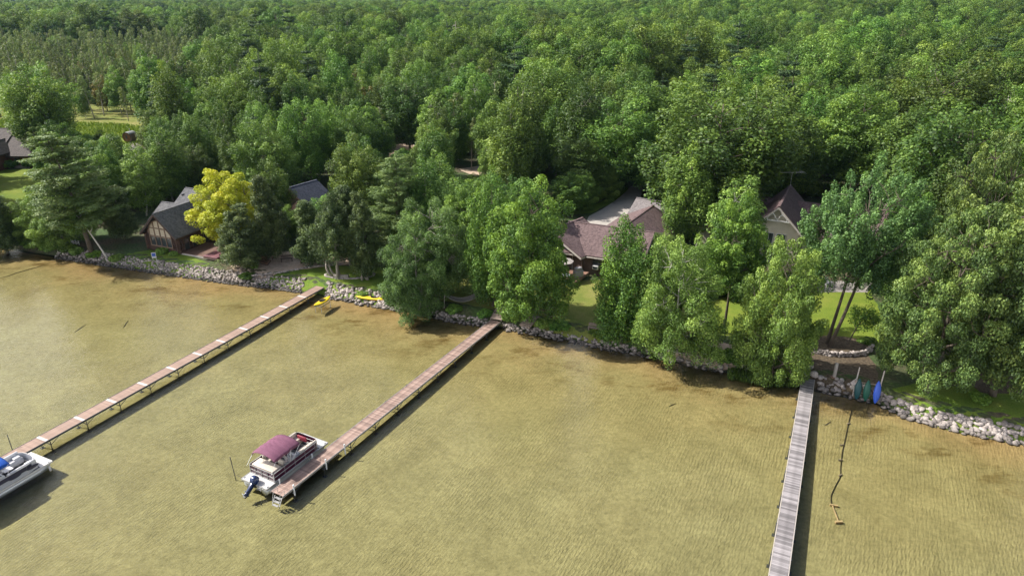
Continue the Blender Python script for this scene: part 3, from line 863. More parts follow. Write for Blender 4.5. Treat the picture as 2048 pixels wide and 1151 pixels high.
shore_tree('cedar', 736, 558, 385, 40, 'cedar with pale trunks at the right end of the stone ring', i=1)
shore_tree('willow', 838, 612, 440, 64, 'full blue green tree overhanging the shore right of the yellow kayak')
shore_tree('willow', 872, 590, 385, 70, 'taller blue green tree behind the hammock', rz=2.0)
shore_tree('pine', 800, 520, 305, 58, 'dark layered pine behind the overhanging shore trees')
shore_tree('maple', 940, 545, 372, 52, 'dark green maple at the back of the hammock lawn', i=1)
shore_tree('young', 986, 612, 330, 42, 'slender pole trunked maple beside the middle dock steps')
shore_tree('maple', 1058, 642, 345, 80, 'big bright maple between middle dock and maroon roofed house')
shore_tree('young', 1243, 676, 420, 54, 'young maple with upswept branches in front of the maroon roof')
shore_tree('birch', 1345, 708, 452, 80, 'pale yellow green birch with white trunk at the shore')
shore_tree('maple', 1447, 665, 392, 54, 'maple with dark trunk between the birch and the steep gable', i=2)
shore_tree('bushy', 1545, 746, 458, 70, 'dense fresh green bushy tree left of the grey dock')
shore_tree('silver', 1652, 695, 322, 88, 'tall silver green maple with two trunks in the stone edged bed', rz=0, ry=.10)
shore_tree('sapling', 1694, 694, 606, 30, 'small leaning tree with curved trunk in the stone edged bed', ry=.32, rz=0)
shore_tree('oak', 1852, 785, 400, 98, 'huge spreading oak behind the kayak rack')
shore_tree('oak', 1985, 790, 345, 112, 'huge spreading oak at the right edge', i=1)
shore_tree('oak', 1905, 640, 250, 84, 'oak rising behind the two shore oaks', i=1)
shore_tree('maple', 2030, 600, 205, 92, 'yellow green maple high at the right edge')
shore_tree('maple', 1790, 600, 380, 52, 'maple between silver maple and the spreading oak', i=1)

shore_tree('bushy', 1205, 400, 328, 34, 'bushy tree on the left of the concrete driveway')
shore_tree('bushy', 1158, 416, 338, 36, 'bushy tree behind the left end of the maroon roof', rz=2.0)
shore_tree('maple', 1302, 384, 292, 36, 'maple behind the pale grey garage roof', i=1)
shore_tree('bushy', 1345, 398, 312, 38, 'bushy tree right of the pale grey garage roof', rz=4.0)
# low plants along the bank
for k, (x, y, h, w, lab, i) in enumerate([
    (120,505,1.2,1.3,'low shrub at the left tip of the rock bank',0), (150,500,1.0,1.2,'low shrub under the bushy grey stemmed tree',1), (175,512,.9,1.1,'low shrub in front of the pine trunk',0),
    (225,515,.9,1.0,'low shrub at the foot of the leaning birch',1), (60,495,1.0,1.5,'low shrub in front of the white lounge chair',0),(100,492,.9,1.4,'low shrub right of the white lounge chair',1), (20,498,1.1,1.6,'low shrub at the waterline on the left edge',0),
    (325,506,.8,.9,'low green shrub below the arched window',1), (350,509,.7,.8,'small shrub at the corner of the dark log house',1),
    (488,552,.8,1.0,'dark clump of plants at the foot of the twin cedar',0), (536,498,1.0,1.0,'light green shrub beside the patio deck',1), (508,535,.9,.8,'fresh green shrub behind the twin cedar trunks',1),
    (1030,632,1.5,1.4,'bright shrub beside the middle dock steps',1), (905,628,.9,1.3,'low plants left of the middle dock steps below the hammock',0), (968,640,.9,1.1,'low plants against the middle dock ramp',0),
    (1120,665,.9,1.3,'low plants right of the small wooden steps',0), (1205,682,1.1,1.4,'low plants under the young maple',0), (1090,657,.8,1.0,'low plants beside the small wooden steps',1),
    (1325,705,.9,1.2,'low shrub at the foot of the pale birch',0), (1425,705,.8,1.1,'low shrub on the bare earth right of the birch',1), (1480,740,1.3,1.5,'shrub at the shore left of the dense bushy tree',0), (1580,752,1.2,1.3,'shrub between dense bushy tree and grey dock',0),
    (1735,690,.9,.9,'dark shrub in the stone edged bed',0), (1720,688,.7,.7,'small round shrub beside the curved trunk',0), (720,592,.6,.9,'low weeds behind the yellow kayak',1), (775,600,.7,1.0,'low weeds at the tip of the yellow kayak',0),
    (1960,800,.7,1.0,'low plants at the edge of the oak litter',0)]):
    p = at(x, y, 1.0); p.y = max(p.y, float(ys(p.x)) + 1.3); p.z = float(land_z(p.x, p.y)) - .05
    plant('shrub', HERO['shrub'][i], p, h * random.uniform(.7, 1.0), w * random.uniform(.75, 1.05), lab, 'shrub')

# ------------------------------------------------------------------ the wood
# openings in the wood (outlines on the ground, photo pixels) and sight lines that real gaps keep open: (x0, y0, x1, y1, base row of the thing seen)
OPEN_PX = [[(-80,232),(120,240),(255,246),(300,256),(296,290),(230,296),(140,292),(90,300),(112,390),(70,430),(-80,430)],
           [(280,512),(286,470),(320,425),(395,400),(520,402),(535,440),(480,505),(480,535),(380,535)], [(555,425),(580,385),(650,372),(668,405),(600,432)], [(440,500),(560,495),(745,490),(765,600),(500,560)],
           [(1090,580),(1085,470),(1160,440),(1175,425),(1230,395),(1254,366),(1292,366),(1345,400),(1360,450),(1300,480),(1330,600)],
           [(1480,600),(1475,430),(1600,400),(1790,410),(1830,480),(1780,700),(1480,680)],
           [(765,303),(785,290),(836,281),(838,294),(800,307),(772,314)]]
CLEAR = [(294,378,396,500,505), (492,402,510,428,470), (578,364,626,392,430), (1116,442,1255,520,545), (1255,412,1325,460,480), (1262,397,1340,425,440), (1176,420,1250,434,450), (1492,345,1655,450,560),
         (246,254,276,290,292), (150,248,245,264,280), (0,258,70,335,338), (0,340,78,398,402), (785,286,830,300,308), (925,338,955,346,350), (1246,368,1272,395,400), (1770,412,1795,435,520)]
def zone_ok(x, y, H, R):
    bx, by, f = project(x, y, float(land_z(x, y)))
    for P in OPEN_PX:
        if inside(bx, by, P): return False
    tx, ty, f2 = project(x, y, float(land_z(x, y)) + H)
    hw = R * F_PX / f2 * .85
    for (x0, y0, x1, y1, row) in CLEAR:
        if by > row and tx + hw > x0 and tx - hw < x1 and ty + 5 < y1:
            return False
    for (fx, fy, fr) in FOOT:
        if (fx - x) ** 2 + (fy - y) ** 2 < (fr + R * .45) ** 2: return False
    return True

rw = random.Random(19)
TREES = []      # (x, y, z, kind, variant, H, R, rz)
CELL = {}
def sow(y0, y1, sp, far=False, pack=.66):
    y = y0
    while y < y1:
        half = .80 * y + 30 if far else .92 * y + 45
        x = -half
        while x < half:
            px_, py_ = x + rw.uniform(-1.1, 1.1) * sp, y + rw.uniform(-1.1, 1.1) * sp
            x += sp
            o = py_ - float(ys(px_))
            bx, by, _f = project(px_, py_, 1.0)
            if o < (13 if -40 < bx < 2090 else 4): continue
            swamp = bx < 470 + 60 * math.sin(py_ * .05) and 108 < by < 262
            mid = 640 < bx < 1010 and 200 < by < 345
            r = rw.random()
            # slow patches of kinds
            pn = math.sin(px_ * .021 + 1.3) + math.sin(py_ * .017 + px_ * .008)
            if swamp:
                kind = 'thin' if r < .66 else 'birch' if r < .72 else 'cedar' if r < .76 else 'rust' if r < .79 else 'shrub' if r < .94 else 'slim'
            elif mid:
                kind = 'slim' if r < .36 else 'birch' if r < .5 else 'thin' if r < .60 else 'rust' if r < .64 else 'shrub' if r < .8 else 'broad'
            elif py_ < 118 and r < .18:
                kind = 'shrub'
            else:
                pine_p = .05 + (.12 if pn > 1.1 else 0) + (.10 if bx < 1000 and by < 110 else 0)
                kind = 'pine' if r < pine_p else 'slim' if r < pine_p + .16 else 'birch' if r < pine_p + .23 else 'broad'
            i = rw.randrange(len(WOOD[kind]))
            pr = WOOD[kind][i]
            s = rw.uniform(.72, 1.28)
            if swamp and kind != 'thin': s *= .75
            if not swamp and py_ < 135 and bx < 1000: s *= .8
            if kind == 'broad': s *= 1.18 if (bx > 1000 or by < 215) else 1.0
            H = pr['H'] * s * rw.uniform(.9, 1.1); R = pr['R'] * s * rw.uniform(.9, 1.15)
            if kind == 'broad' and (bx > 1000 or by < 215): R *= 1.22
            if swamp and rw.random() < .42: continue
            if far: R *= 1.2
            if not far:
                for f_ in (1.0, .72, .5, .34):
                    if zone_ok(px_, py_, H * f_, R * (f_ * .7 + .3)): break
                else: continue
                H *= f_; R *= f_ * .7 + .3
            if not far:
                gk = (int(px_ // 8), int(py_ // 8)); hit = False
                for gx_ in (-1, 0, 1):
                    for gy_ in (-1, 0, 1):
                        for (qx, qy, qr) in CELL.get((gk[0] + gx_, gk[1] + gy_), ()):
                            if (qx - px_) ** 2 + (qy - py_) ** 2 < (pack * (qr + R)) ** 2: hit = True
                if hit: continue
                CELL.setdefault(gk, []).append((px_, py_, R))
            TREES.append((px_, py_, float(land_z(px_, py_)) - .1, kind, i, H, R, rw.uniform(0, 6.28)))
        y += sp * .92
sow(70, 250, 3.9)
sow(250, 430, 4.6)
N_NEAR = len(TREES)
sow(430, 900, 9.5, True)
sow(900, 3900, 22, True)

# the trees that show largest in the photograph become things of their own
cand = []
for k in range(N_NEAR):
    x, y, z, kind, i, H, R, rz = TREES[k]
    bx, by, f = project(x, y, z + H * .7)
    if -30 < bx < 2078 and kind != 'shrub':
        cand.append((-(H * R) / f ** 2, k, bx))
cand.sort()
PICK = [(k, bx) for _, k, bx in cand[:300]]
picked = {k for k, _ in PICK}
MARKS = [(95,'behind the far left log house'),(200,'beyond the big feathery pine'),(300,'beyond the barrel sauna'),(400,'beyond the arched window log house'),(520,'beyond the golden yellow maple'),
         (650,'beyond the dark blue garage roof'),(760,'beyond the bent cedars'),(850,'beyond the sandy track'),(960,'beyond the hammock lawn'),(1060,'beyond the big bright maple'),
         (1160,'beyond the maroon roofed house'),(1260,'beyond the concrete driveway'),(1360,'beyond the grey garage roof'),(1490,'beyond the dark trunked maple'),(1600,'beyond the roof antenna'),
         (1740,'beyond the tall silver green maple'),(1880,'beyond the huge spreading oak'),(9999,'beyond the right edge oaks')]
LOOK = {'broad': ('round green tree', 'broadleaf_tree'), 'slim': ('slim upswept green tree', 'slim_tree'), 'birch': ('pale green birch', 'birch_tree'), 'pine': ('dark layered pine', 'pine_tree'),
        'cedar': ('small dark cedar', 'cedar_tree'), 'thin': ('spindly thin swamp tree', 'spindly_tree'), 'rust': ('brownish rust tinged tree', 'rusty_tree'), 'dead': ('bare dead tree', 'dead_tree')}
ORD = ['first', 'second', 'third', 'fourth', 'fifth', 'sixth', 'seventh', 'eighth', 'ninth', 'tenth', 'eleventh', 'twelfth', 'thirteenth', 'fourteenth', 'fifteenth', 'sixteenth', 'seventeenth',
       'eighteenth', 'nineteenth', 'twentieth', 'twenty first', 'twenty second', 'twenty third', 'twenty fourth', 'twenty fifth', 'twenty sixth', 'twenty seventh', 'twenty eighth', 'twenty ninth', 'thirtieth']
count = {}
pr_h = lambda kind, i: WOOD[kind][i]['H']
for k, bx in sorted(PICK, key=lambda q: TREES[q[0]][1]):
    x, y, z, kind, i, H, R, rz = TREES[k]
    mark = next(m for lim, m in MARKS if bx < lim)
    size = 'tall' if H > pr_h(kind, i) * 1.04 else 'low' if H < pr_h(kind, i) * .9 else 'middling'
    c = count.get((mark, kind, size), 0); count[(mark, kind, size)] = c + 1
    look, nm = LOOK[kind]
    plant(nm, WOOD[kind][i], (x, y, z), H, R, f'{size} {look}, {ORD[min(c, 29)]} back {mark}', 'tree', 'trees of the wood behind the houses', rz=rz)

# a dead snag and a few bare trees standing out of the canopy
for (bx, by, ty, hw, lab) in [(915,190,42,30,'tall bare dead tree standing above the canopy'), (1085,300,215,18,'small bare grey tree behind the centre trees'), (1130,345,250,20,'bare grey tree beyond the maroon roofed house'),
                              (430,215,140,10,'leaning white dead pole in the swamp')]:
    p = at(bx, by, 1.0)
    plant('dead_tree', HERO['dead'][0], p, height_at(ty, p.y) - 1, hw * p.length / F_PX, lab, 'tree', rz=random.uniform(0, 6), ry=-.1 if bx == 430 else 0)

# the rest of the wood: one mass, placed by geometry nodes
def scatter(name, pts, protos, label, cat):
    coll = bpy.data.collections.new(name + '_kinds')
    order = []
    for kind, lst in protos.items():
        for i, pr in enumerate(lst):
            me = bpy.data.meshes.new('kind')
            bm = bmesh.new(); bm.from_mesh(pr['trunk'])
            n0 = len(bm.faces)
            bm.from_mesh(pr['crown'])
            for q, f in enumerate(bm.faces): f.material_index = 0 if q < n0 else 1
            bm.to_mesh(me); bm.free()
            me.materials.append(pr['trunk'].materials[0]); me.materials.append(pr['crown'].materials[0])
            o = bpy.data.objects.new(f'k{len(order):03d}', me)
            coll.objects.link(o)
            order.append((kind, i))
    me = bpy.data.meshes.new(name)
    V = np.array([(t[0], t[1], t[2]) for t in pts], np.float32)
    me.vertices.add(len(V)); me.vertices.foreach_set('co', V.ravel())
    a = me.attributes.new('pick', 'INT', 'POINT'); a.data.foreach_set('value', np.array([order.index((t[3], t[4])) for t in pts], np.int32))
    a = me.attributes.new('size', 'FLOAT_VECTOR', 'POINT')
    a.data.foreach_set('vector', np.array([(t[6] / protos[t[3]][t[4]]['R'], t[6] / protos[t[3]][t[4]]['R'], t[5] / protos[t[3]][t[4]]['H']) for t in pts], np.float32).ravel())
    a = me.attributes.new('turn', 'FLOAT_VECTOR', 'POINT'); a.data.foreach_set('vector', np.array([(0, 0, t[7]) for t in pts], np.float32).ravel())
    o = link_mesh(name, me)
    ng = bpy.data.node_groups.new(name, 'GeometryNodeTree')
    ng.interface.new_socket('Geometry', in_out='INPUT', socket_type='NodeSocketGeometry')
    ng.interface.new_socket('Geometry', in_out='OUTPUT', socket_type='NodeSocketGeometry')
    N = ng.nodes; L = ng.links
    gi = N.new('NodeGroupInput'); go = N.new('NodeGroupOutput')
    ci = N.new('GeometryNodeCollectionInfo'); ci.inputs['Collection'].default_value = coll
    ci.inputs['Separate Children'].default_value = True; ci.inputs['Reset Children'].default_value = True
    ip = N.new('GeometryNodeInstanceOnPoints'); ip.inputs['Pick Instance'].default_value = True
    def named(nm, ty):
        q = N.new('GeometryNodeInputNamedAttribute'); q.data_type = ty; q.inputs['Name'].default_value = nm
        return q.outputs['Attribute']
    L.new(gi.outputs[0], ip.inputs['Points']); L.new(ci.outputs[0], ip.inputs['Instance'])
    L.new(named('pick', 'INT'), ip.inputs['Instance Index'])
    L.new(named('size', 'FLOAT_VECTOR'), ip.inputs['Scale'])
    er = N.new('FunctionNodeEulerToRotation'); L.new(named('turn', 'FLOAT_VECTOR'), er.inputs[0]); L.new(er.outputs[0], ip.inputs['Rotation'])
    L.new(ip.outputs[0], go.inputs[0])
    md = o.modifiers.new('scatter', 'NODES'); md.node_group = ng
    return tag(o, label, cat, kind='stuff')
scatter('distant_forest', [t for k, t in enumerate(TREES) if k not in picked], WOOD, 'dense green wood stretching back to the horizon', 'forest')

# ------------------------------------------------------------------ houses
def roof_mat(name, col, col2, scale=9.0, course=True):
    """asphalt shingle: mottled tabs with faint course lines following the slope"""
    m, nt, b = new_mat(name)
    N = nt.nodes; L = nt.links
    tc = N.new('ShaderNodeTexCoord')
    vo = N.new('ShaderNodeTexVoronoi'); vo.inputs['Scale'].default_value = scale * .55
    nz = N.new('ShaderNodeTexNoise'); nz.inputs['Scale'].default_value = .8; nz.inputs['Detail'].default_value = 6
    L.new(tc.outputs['Object'], vo.inputs['Vector']); L.new(tc.outputs['Object'], nz.inputs[0])
    sp = N.new('ShaderNodeSeparateColor'); L.new(vo.outputs['Color'], sp.inputs[0])
    md = N.new('ShaderNodeMath'); md.operation = 'MULTIPLY_ADD'; md.inputs[1].default_value = .55
    L.new(sp.outputs[0], md.inputs[0])
    m2 = N.new('ShaderNodeMath'); m2.operation = 'MULTIPLY'; m2.inputs[1].default_value = .5
    L.new(nz.outputs['Fac'], m2.inputs[0]); L.new(m2.outputs[0], md.inputs[2])
    rp = N.new('ShaderNodeValToRGB'); rp.color_ramp.elements[0].position = .15; rp.color_ramp.elements[1].position = .8
    rp.color_ramp.elements[0].color = (*col, 1); rp.color_ramp.elements[1].color = (*col2, 1)
    L.new(md.outputs[0], rp.inputs[0])
    sx = N.new('ShaderNodeSeparateXYZ'); L.new(tc.outputs['Object'], sx.inputs[0])
    wv = N.new('ShaderNodeMath'); wv.operation = 'MULTIPLY'; wv.inputs[1].default_value = 9.0
    L.new(sx.outputs['Z'], wv.inputs[0])
    fr = N.new('ShaderNodeMath'); fr.operation = 'FRACT'; L.new(wv.outputs[0], fr.inputs[0])
    bp = N.new('ShaderNodeBump'); bp.inputs['Strength'].default_value = .7; bp.inputs['Distance'].default_value = .04
    L.new(fr.outputs[0], bp.inputs['Height']); L.new(bp.outputs[0], b.inputs['Normal'])
    L.new(rp.outputs[0], b.inputs['Base Color'])
    b.inputs['Roughness'].default_value = .85
    return m

M['roof_slate'] = roof_mat('roof_slate', (.060, .062, .072), (.135, .135, .145))
M['roof_brown'] = roof_mat('roof_brown', (.060, .050, .052), (.130, .112, .110))
M['roof_maroon'] = roof_mat('roof_maroon', (.080, .050, .052), (.170, .116, .116))
M['roof_navy'] = roof_mat('roof_navy', (.030, .036, .060), (.075, .084, .118))
M['roof_grey'] = roof_mat('roof_grey', (.125, .112, .116), (.235, .21, .215))
M['log'] = mat('log', (.075, .042, .030), .75, .4, 3, stretch=(.3, 1, 1), objvar=.25)
M['log_red'] = mat('log_red', (.165, .075, .042), .75, .4, 3, stretch=(.3, 1, 1), objvar=.2)
M['trim_dark'] = mat('trim_dark', (.075, .050, .040), .7, .2)
M['trim_brown'] = mat('trim_brown', (.21, .145, .105), .7, .2)
M['trim_pale'] = mat('trim_pale', (.44, .40, .37), .7, .1)
M['siding_brown'] = mat('siding_brown', (.120, .085, .068), .8, .2, 2)
M['siding_cream'] = mat('siding_cream', (.60, .54, .45), .85, .08, 2)
M['white'] = mat('white', (.62, .61, .60), .5, .06)
M['glass'] = mat('glass', (.045, .055, .060), .06, .2, 1, spec=.9)
M['blind'] = mat('blind', (.50, .43, .33), .5, .12, 1.2)
M['stone_veneer'] = mat('stone_veneer', (.30, .26, .23), .9, .5, 4, bump=.8, bump_scale=9)
M['deck_wood'] = mat('deck_wood', (.30, .175, .125), .8, .3, 4, stretch=(.3, 1, 1), objvar=.18)
M['deck_dark'] = mat('deck_dark', (.155, .095, .075), .8, .3, 4, objvar=.18)

def gable(root, p0, p1, W, zr, ze, wall, roof, ov=.45, z0=0.0, inset=.5, trim='trim_dark', W2=None):
    """block with a ridge from p0 to p1 (roof ends), half width W at the eaves; heights above the root. p0 is its front gable"""
    R0 = root.location
    a = Vector((p0[0] - R0.x, p0[1] - R0.y, 0)); b = Vector((p1[0] - R0.x, p1[1] - R0.y, 0))
    ax = (b - a).normalized(); q = Vector((ax.y, -ax.x, 0))     # q points to the right of the ridge seen from the front
    up = Vector((0, 0, 1))
    k = (zr - ze) / W
    for s in (1, -1):
        Wd = W if s > 0 or W2 is None else W2
        zlow = zr - k * Wd
        mb = MB()
        n = (q * s * k + up).normalized() * .15
        P = [a + up * zr, b + up * zr, b + q * s * Wd + up * zlow, a + q * s * Wd + up * zlow]
        if s < 0: P = P[::-1]
        mb.prism(P, n)
        sl = mb.build('roof_slope', M[roof], root)
        fb = MB()
        lo = q * s * Wd + up * zlow
        fb.beam(a + lo - up * .06, b + lo - up * .06, .05, .20)
        for e, t in ((a, -1), (b, 1)):
            fb.beam(e + up * (zr - .07) + ax * t * .03, e + lo - up * .07 + ax * t * .03, .05, .22)
        fb.build('fascia', M[trim], sl)
    rc = MB(); rc.beam(a + up * (zr + .15), b + up * (zr + .15), .28, .08); rc.build('ridge_cap', M[roof], root)
    ww = W - ov; wl = (W2 or W) - ov
    A = a + ax * inset; B = b - ax * inset
    zt = zr - .03; zw = zr - k * ww - .03; zwl = zr - k * wl - .03
    P = [A - q * wl + up * z0, A + q * ww + up * z0, A + q * ww + up * zw, A + up * zt, A - q * wl + up * zwl]
    mb = MB(); mb.prism(P, B - A)
    mb.build('wall', M[wall], root)
    return dict(a=A, b=B, ax=ax, q=q, W=ww, zw=zw, zt=zt, up=up)

def window(root, g, side, u, z, w, h, frame='trim_pale', pane='glass', bars=1, proud=.05):
    """rectangular window on a block: side 'front' (u across, right positive) or 'right'/'left' (u along the ridge from the front)"""
    ax, q, up = g['ax'], g['q'], g['up']
    if side == 'front': c, r, n = g['a'] + q * u, q, -ax
    elif side == 'right': c, r, n = g['a'] + q * g['W'] + ax * u, ax, q
    else: c, r, n = g['a'] - q * g['W'] + ax * u, -ax, -q
    c = c + up * z + n * proud * .3
    f = MB()
    for s in (-1, 1):
        f.beam(c + r * s * w / 2 - up * h / 2, c + r * s * w / 2 + up * h / 2, .09, .09)
        f.beam(c - r * (w / 2 + .05) + up * s * h / 2, c + r * (w / 2 + .05) + up * s * h / 2, .09, .09)
    for i in range(bars):
        o = (i + 1) / (bars + 1) - .5
        f.beam(c + r * o * w - up * h / 2, c + r * o * w + up * h / 2, .05, .07)
    wn_ = f.build('window', M[frame], root)
    p = MB(); p.prism([c - r * w / 2 - up * h / 2, c + r * w / 2 - up * h / 2, c + r * w / 2 + up * h / 2, c - r * w / 2 + up * h / 2], n * .02)
    p.build('pane', M[pane], wn_)
    return wn_

def logs(root, A, B, n, r, mt='log', z0=0.0, over=.35):
    """stack of round logs from A to B, each a piece of its own sharing one mesh"""
    d = B - A; L = d.length
    mb = MB(); mb.tube([(-L / 2 - over, 0, 0), (0, 0, 0), (L / 2 + over, 0, 0)], r, 8)
    me = mb.mesh('log', M[mt], True)
    for i in range(n):
        c = (A + B) / 2; link_mesh('log', me, root, (c.x, c.y, z0 + r + i * r * 1.86), (0, 0, math.atan2(d.y, d.x)))

# --- dark log house with the arched window
root = empty('log_house', (-46.5, 90.5, 1.0))
tag(root, 'dark log house with a large arched window facing the lake', 'house')
fd = Vector((.926, -.378, 0)); fa = Vector((.378, .926, 0))
fm = Vector((-46.85, 86.7, 0))
gA = gable(root, fm - fa * .7, fm + fa * 8.2, 3.15, 5.35, 2.35, 'log', 'roof_slate', inset=.7)
a0 = gA['a']
logs(root, a0 - gA['q'] * 2.7, a0 + gA['q'] * 2.7, 8, .145, z0=.05)
logs(root, a0 + gA['q'] * 2.75, a0 + gA['q'] * 2.75 + fa * 7, 8, .145, z0=.18)
logs(root, a0 - gA['q'] * 2.75, a0 - gA['q'] * 2.75 + fa * 7, 8, .145, z0=.18)
# arched glazing: four tall panes below, six arched panes above, dark bars
def arch_z(u): return 2.25 + 2.15 * math.sqrt(max(0, 1 - (u / 2.12) ** 2.0))
fn = -fa * .18
for i in range(4):
    u0, u1 = -1.9 + i * .95, -1.9 + (i + 1) * .95
    P = [a0 + gA['q'] * u0 + fn + Vector((0, 0, .85)), a0 + gA['q'] * u1 + fn + Vector((0, 0, .85)), a0 + gA['q'] * u1 + fn + Vector((0, 0, 2.12)), a0 + gA['q'] * u0 + fn + Vector((0, 0, 2.12))]
    w_ = MB().prism(P, -fa * .03).build('pane', M['glass'], root)
    if i < 3: pass
    P = [a0 + gA['q'] * (u0 + (u1 - u0) * k / 4) + fn + Vector((0, 0, min(arch_z(u0 + (u1 - u0) * k / 4), 4.5))) for k in range(5)]
    P = [a0 + gA['q'] * u0 + fn + Vector((0, 0, 2.24)), *P, a0 + gA['q'] * u1 + fn + Vector((0, 0, 2.24))][::-1]
    MB().prism(P, -fa * .03).build('arched_pane', M['blind'], root)
fr = MB(); f2 = -fa * .26
for i in range(5):
    u = -1.9 + i * .95
    fr.beam(a0 + gA['q'] * u + f2 + Vector((0, 0, .8)), a0 + gA['q'] * u + f2 + Vector((0, 0, max(2.3, arch_z(u)))), .11, .11)
for z in (.82, 2.18, 3.3):
    w = 1.95 if z < 3 else 1.75
    fr.beam(a0 - gA['q'] * w + f2 + Vector((0, 0, z)), a0 + gA['q'] * w + f2 + Vector((0, 0, z)), .11, .12)
arc = [a0 + gA['q'] * u + f2 + Vector((0, 0, arch_z(u))) for u in np.linspace(-2.1, 2.1, 15)]
for p_, n_ in zip(arc[:-1], arc[1:]): fr.beam(p_, n_, .11, .12)
fr.build('window_frame', M['trim_brown'], root)
for u in (1.2, 2.6, 4.6): window(root, gA, 'right', u, 1.15, .8, 1.6, 'trim_dark', bars=0, proud=.6)
bl = at(324, 405, 5.5)
gB = gable(root, bl, bl + fd * 5, 2.9, 4.5, 2.6, 'log', 'roof_slate', inset=.5)
cl = at(371, 377, 7.3)
gC = gable(root, cl, cl + fd * 9.5, 3.4, 6.3, 4.0, 'log', 'roof_slate')
dm = at(378, 386, 6.7)
gD = gable(root, dm - fa * 1.2, dm + fa * 2.4, 1.5, 5.7, 4.3, 'log', 'roof_slate', ov=.3, inset=.3, z0=3)
cl2 = at(440, 392, 6.0)
gE = gable(root, cl2, cl2 + fd * 8.6, 3.4, 5.0, 2.6, 'log', 'roof_slate')

# --- its garage
e0, e1 = at(577, 377, 6.4), at(634, 361, 6.4)
root = empty('garage', ((e0.x + e1.x) / 2, (e0.y + e1.y) / 2, 1.0))
tag(root, 'garage with dark blue shaded roof behind the cedars', 'garage')
gG = gable(root, e0, e1, 4.4, 5.4, 2.5, 'log', 'roof_navy')
window(root, gG, 'right', 3, 1.3, 1.2, 1.0)

# --- maroon roofed house
root = empty('house', (9.5, 81.5, 1.0))
tag(root, 'low brown house with maroon shingle roof behind the middle dock', 'house')
J = at(1146, 444, 5.8); RR_ = at(1262, 459, 5.8)
d1 = (RR_ - J).normalized()
gM = gable(root, J - d1 * 1.0, RR_ + d1 * 3.0, 5.4, 4.72, 2.5, 'siding_brown', 'roof_maroon', trim='trim_pale')
apx = at(1098, 463, 5.8)
dW = (J - apx).normalized()
gW = gable(root, apx, J + dW * 2.2, 5.0, 4.76, 2.45, 'siding_brown', 'roof_maroon', trim='trim_pale', inset=.9)
window(root, gW, 'front', 2.0, 1.15, 2.2, 2.1, 'trim_pale', bars=1)
window(root, gW, 'front', -1.6, 1.3, 1.6, 1.3, 'trim_pale', bars=1)
# main wall window facing the lake with an air conditioner in it: right side of the ridge seen from its left end
wq = gM['a'] + gM['q'] * gM['W']
window(root, gM, 'right', 5.6, 1.45, 1.5, 1.15, 'trim_dark')
window(root, gM, 'right', 8.4, 1.45, 1.5, 1.15, 'trim_dark')
c0 = wq + d1 * 5.35 + gM['q'] * .28 + Vector((0, 0, 1.2))
ac = MB(); ac.box(c0, (.75, .55, .48), math.atan2(d1.y, d1.x))
aco = ac.build('air_conditioner', M['white'], root, bevel=.03)
gr = MB(); gr.box(c0 + gM['q'] * .285, (.5, .02, .3), math.atan2(d1.y, d1.x)); gr.build('grille', M['glass'], aco)
r0, r1 = at(1262, 442, 6.0), at(1306, 411, 6.0)
gR = gable(root, r0 - (r1 - r0).normalized() * 2.0, r1, 4.6, 4.9, 2.6, 'siding_brown', 'roof_maroon', trim='trim_pale')
gut = MB(); e_ = wq + gM['q'] * .5
gut.beam(gM['a'] + gM['q'] * 5.5 + Vector((0, 0, 2.42)) + d1 * 2, gM['b'] + gM['q'] * 5.5 + Vector((0, 0, 2.42)), .12, .1)
gut.build('gutter', M['trim_pale'], root)

g0, g1 = at(1273, 397, 5.6), at(1345, 409, 5.6)
root = empty('garage', ((g0.x + g1.x) / 2, (g0.y + g1.y) / 2, 1.0))
tag(root, 'garage with pale grey roof at the head of the concrete driveway', 'garage')
gable(root, g0, g1 + (g1 - g0).normalized() * 2, 3.6, 4.6, 2.5, 'siding_brown', 'roof_grey', trim='trim_pale')

# --- cream gabled house
root = empty('gabled_house', (37, 89, 1.0))
tag(root, 'house with a steep maroon gable and cream front behind the silver maple', 'house')
A3 = Vector((33.3, 82.2, 0)); d3 = Vector((.457, .889, 0)); q3 = Vector((.889, -.457, 0))
g3 = gable(root, A3, A3 + d3 * 11.8, 3.3, 7.5, 4.2, 'siding_cream', 'roof_maroon', trim='trim_pale', inset=.6)
mid = A3 + d3 * 8.6
g4 = gable(root, mid - q3 * 10.5, mid + q3 * 13.5, 5.6, 6.15, 2.6, 'siding_cream', 'roof_maroon', trim='trim_pale')
g5 = gable(root, mid + q3 * 12.5 - d3 * 3, mid + q3 * 12.5 + d3 * 8, 4.2, 5.5, 2.6, 'siding_cream', 'roof_maroon', trim='trim_pale')
tr3 = MB(); f3 = -d3 * .55
P0 = g3['a'] + f3
tr3.beam(P0 - q3 * 1.5 + Vector((0, 0, 5.75)), P0 + q3 * 1.5 + Vector((0, 0, 5.75)), .12, .14)
for s in (-1, 1):
    pts = [P0 + q3 * s * 1.2 * math.sin(t) + Vector((0, 0, 5.75 + .95 * math.cos(t) * 1.0)) for t in np.linspace(.35, 1.55, 6)]
    for p_, n_ in zip(pts[:-1], pts[1:]): tr3.beam(p_, n_, .1, .1)
    tr3.beam(P0 + Vector((0, 0, 5.8)), P0 + q3 * s * .55 + Vector((0, 0, 6.75)), .09, .09)
tr3.build('gable_truss', M['white'], root)
window(root, g3, 'front', -.75, 3.2, 1.1, 1.5, 'white'); window(root, g3, 'front', .75, 3.2, 1.1, 1.5, 'white')
window(root, g3, 'front', 0, 1.15, 2.4, 2.0, 'white')
for u in (12.5, 15.5, 18.5): window(root, g4, 'right', u, 1.4, 1.5, 1.4, 'white')
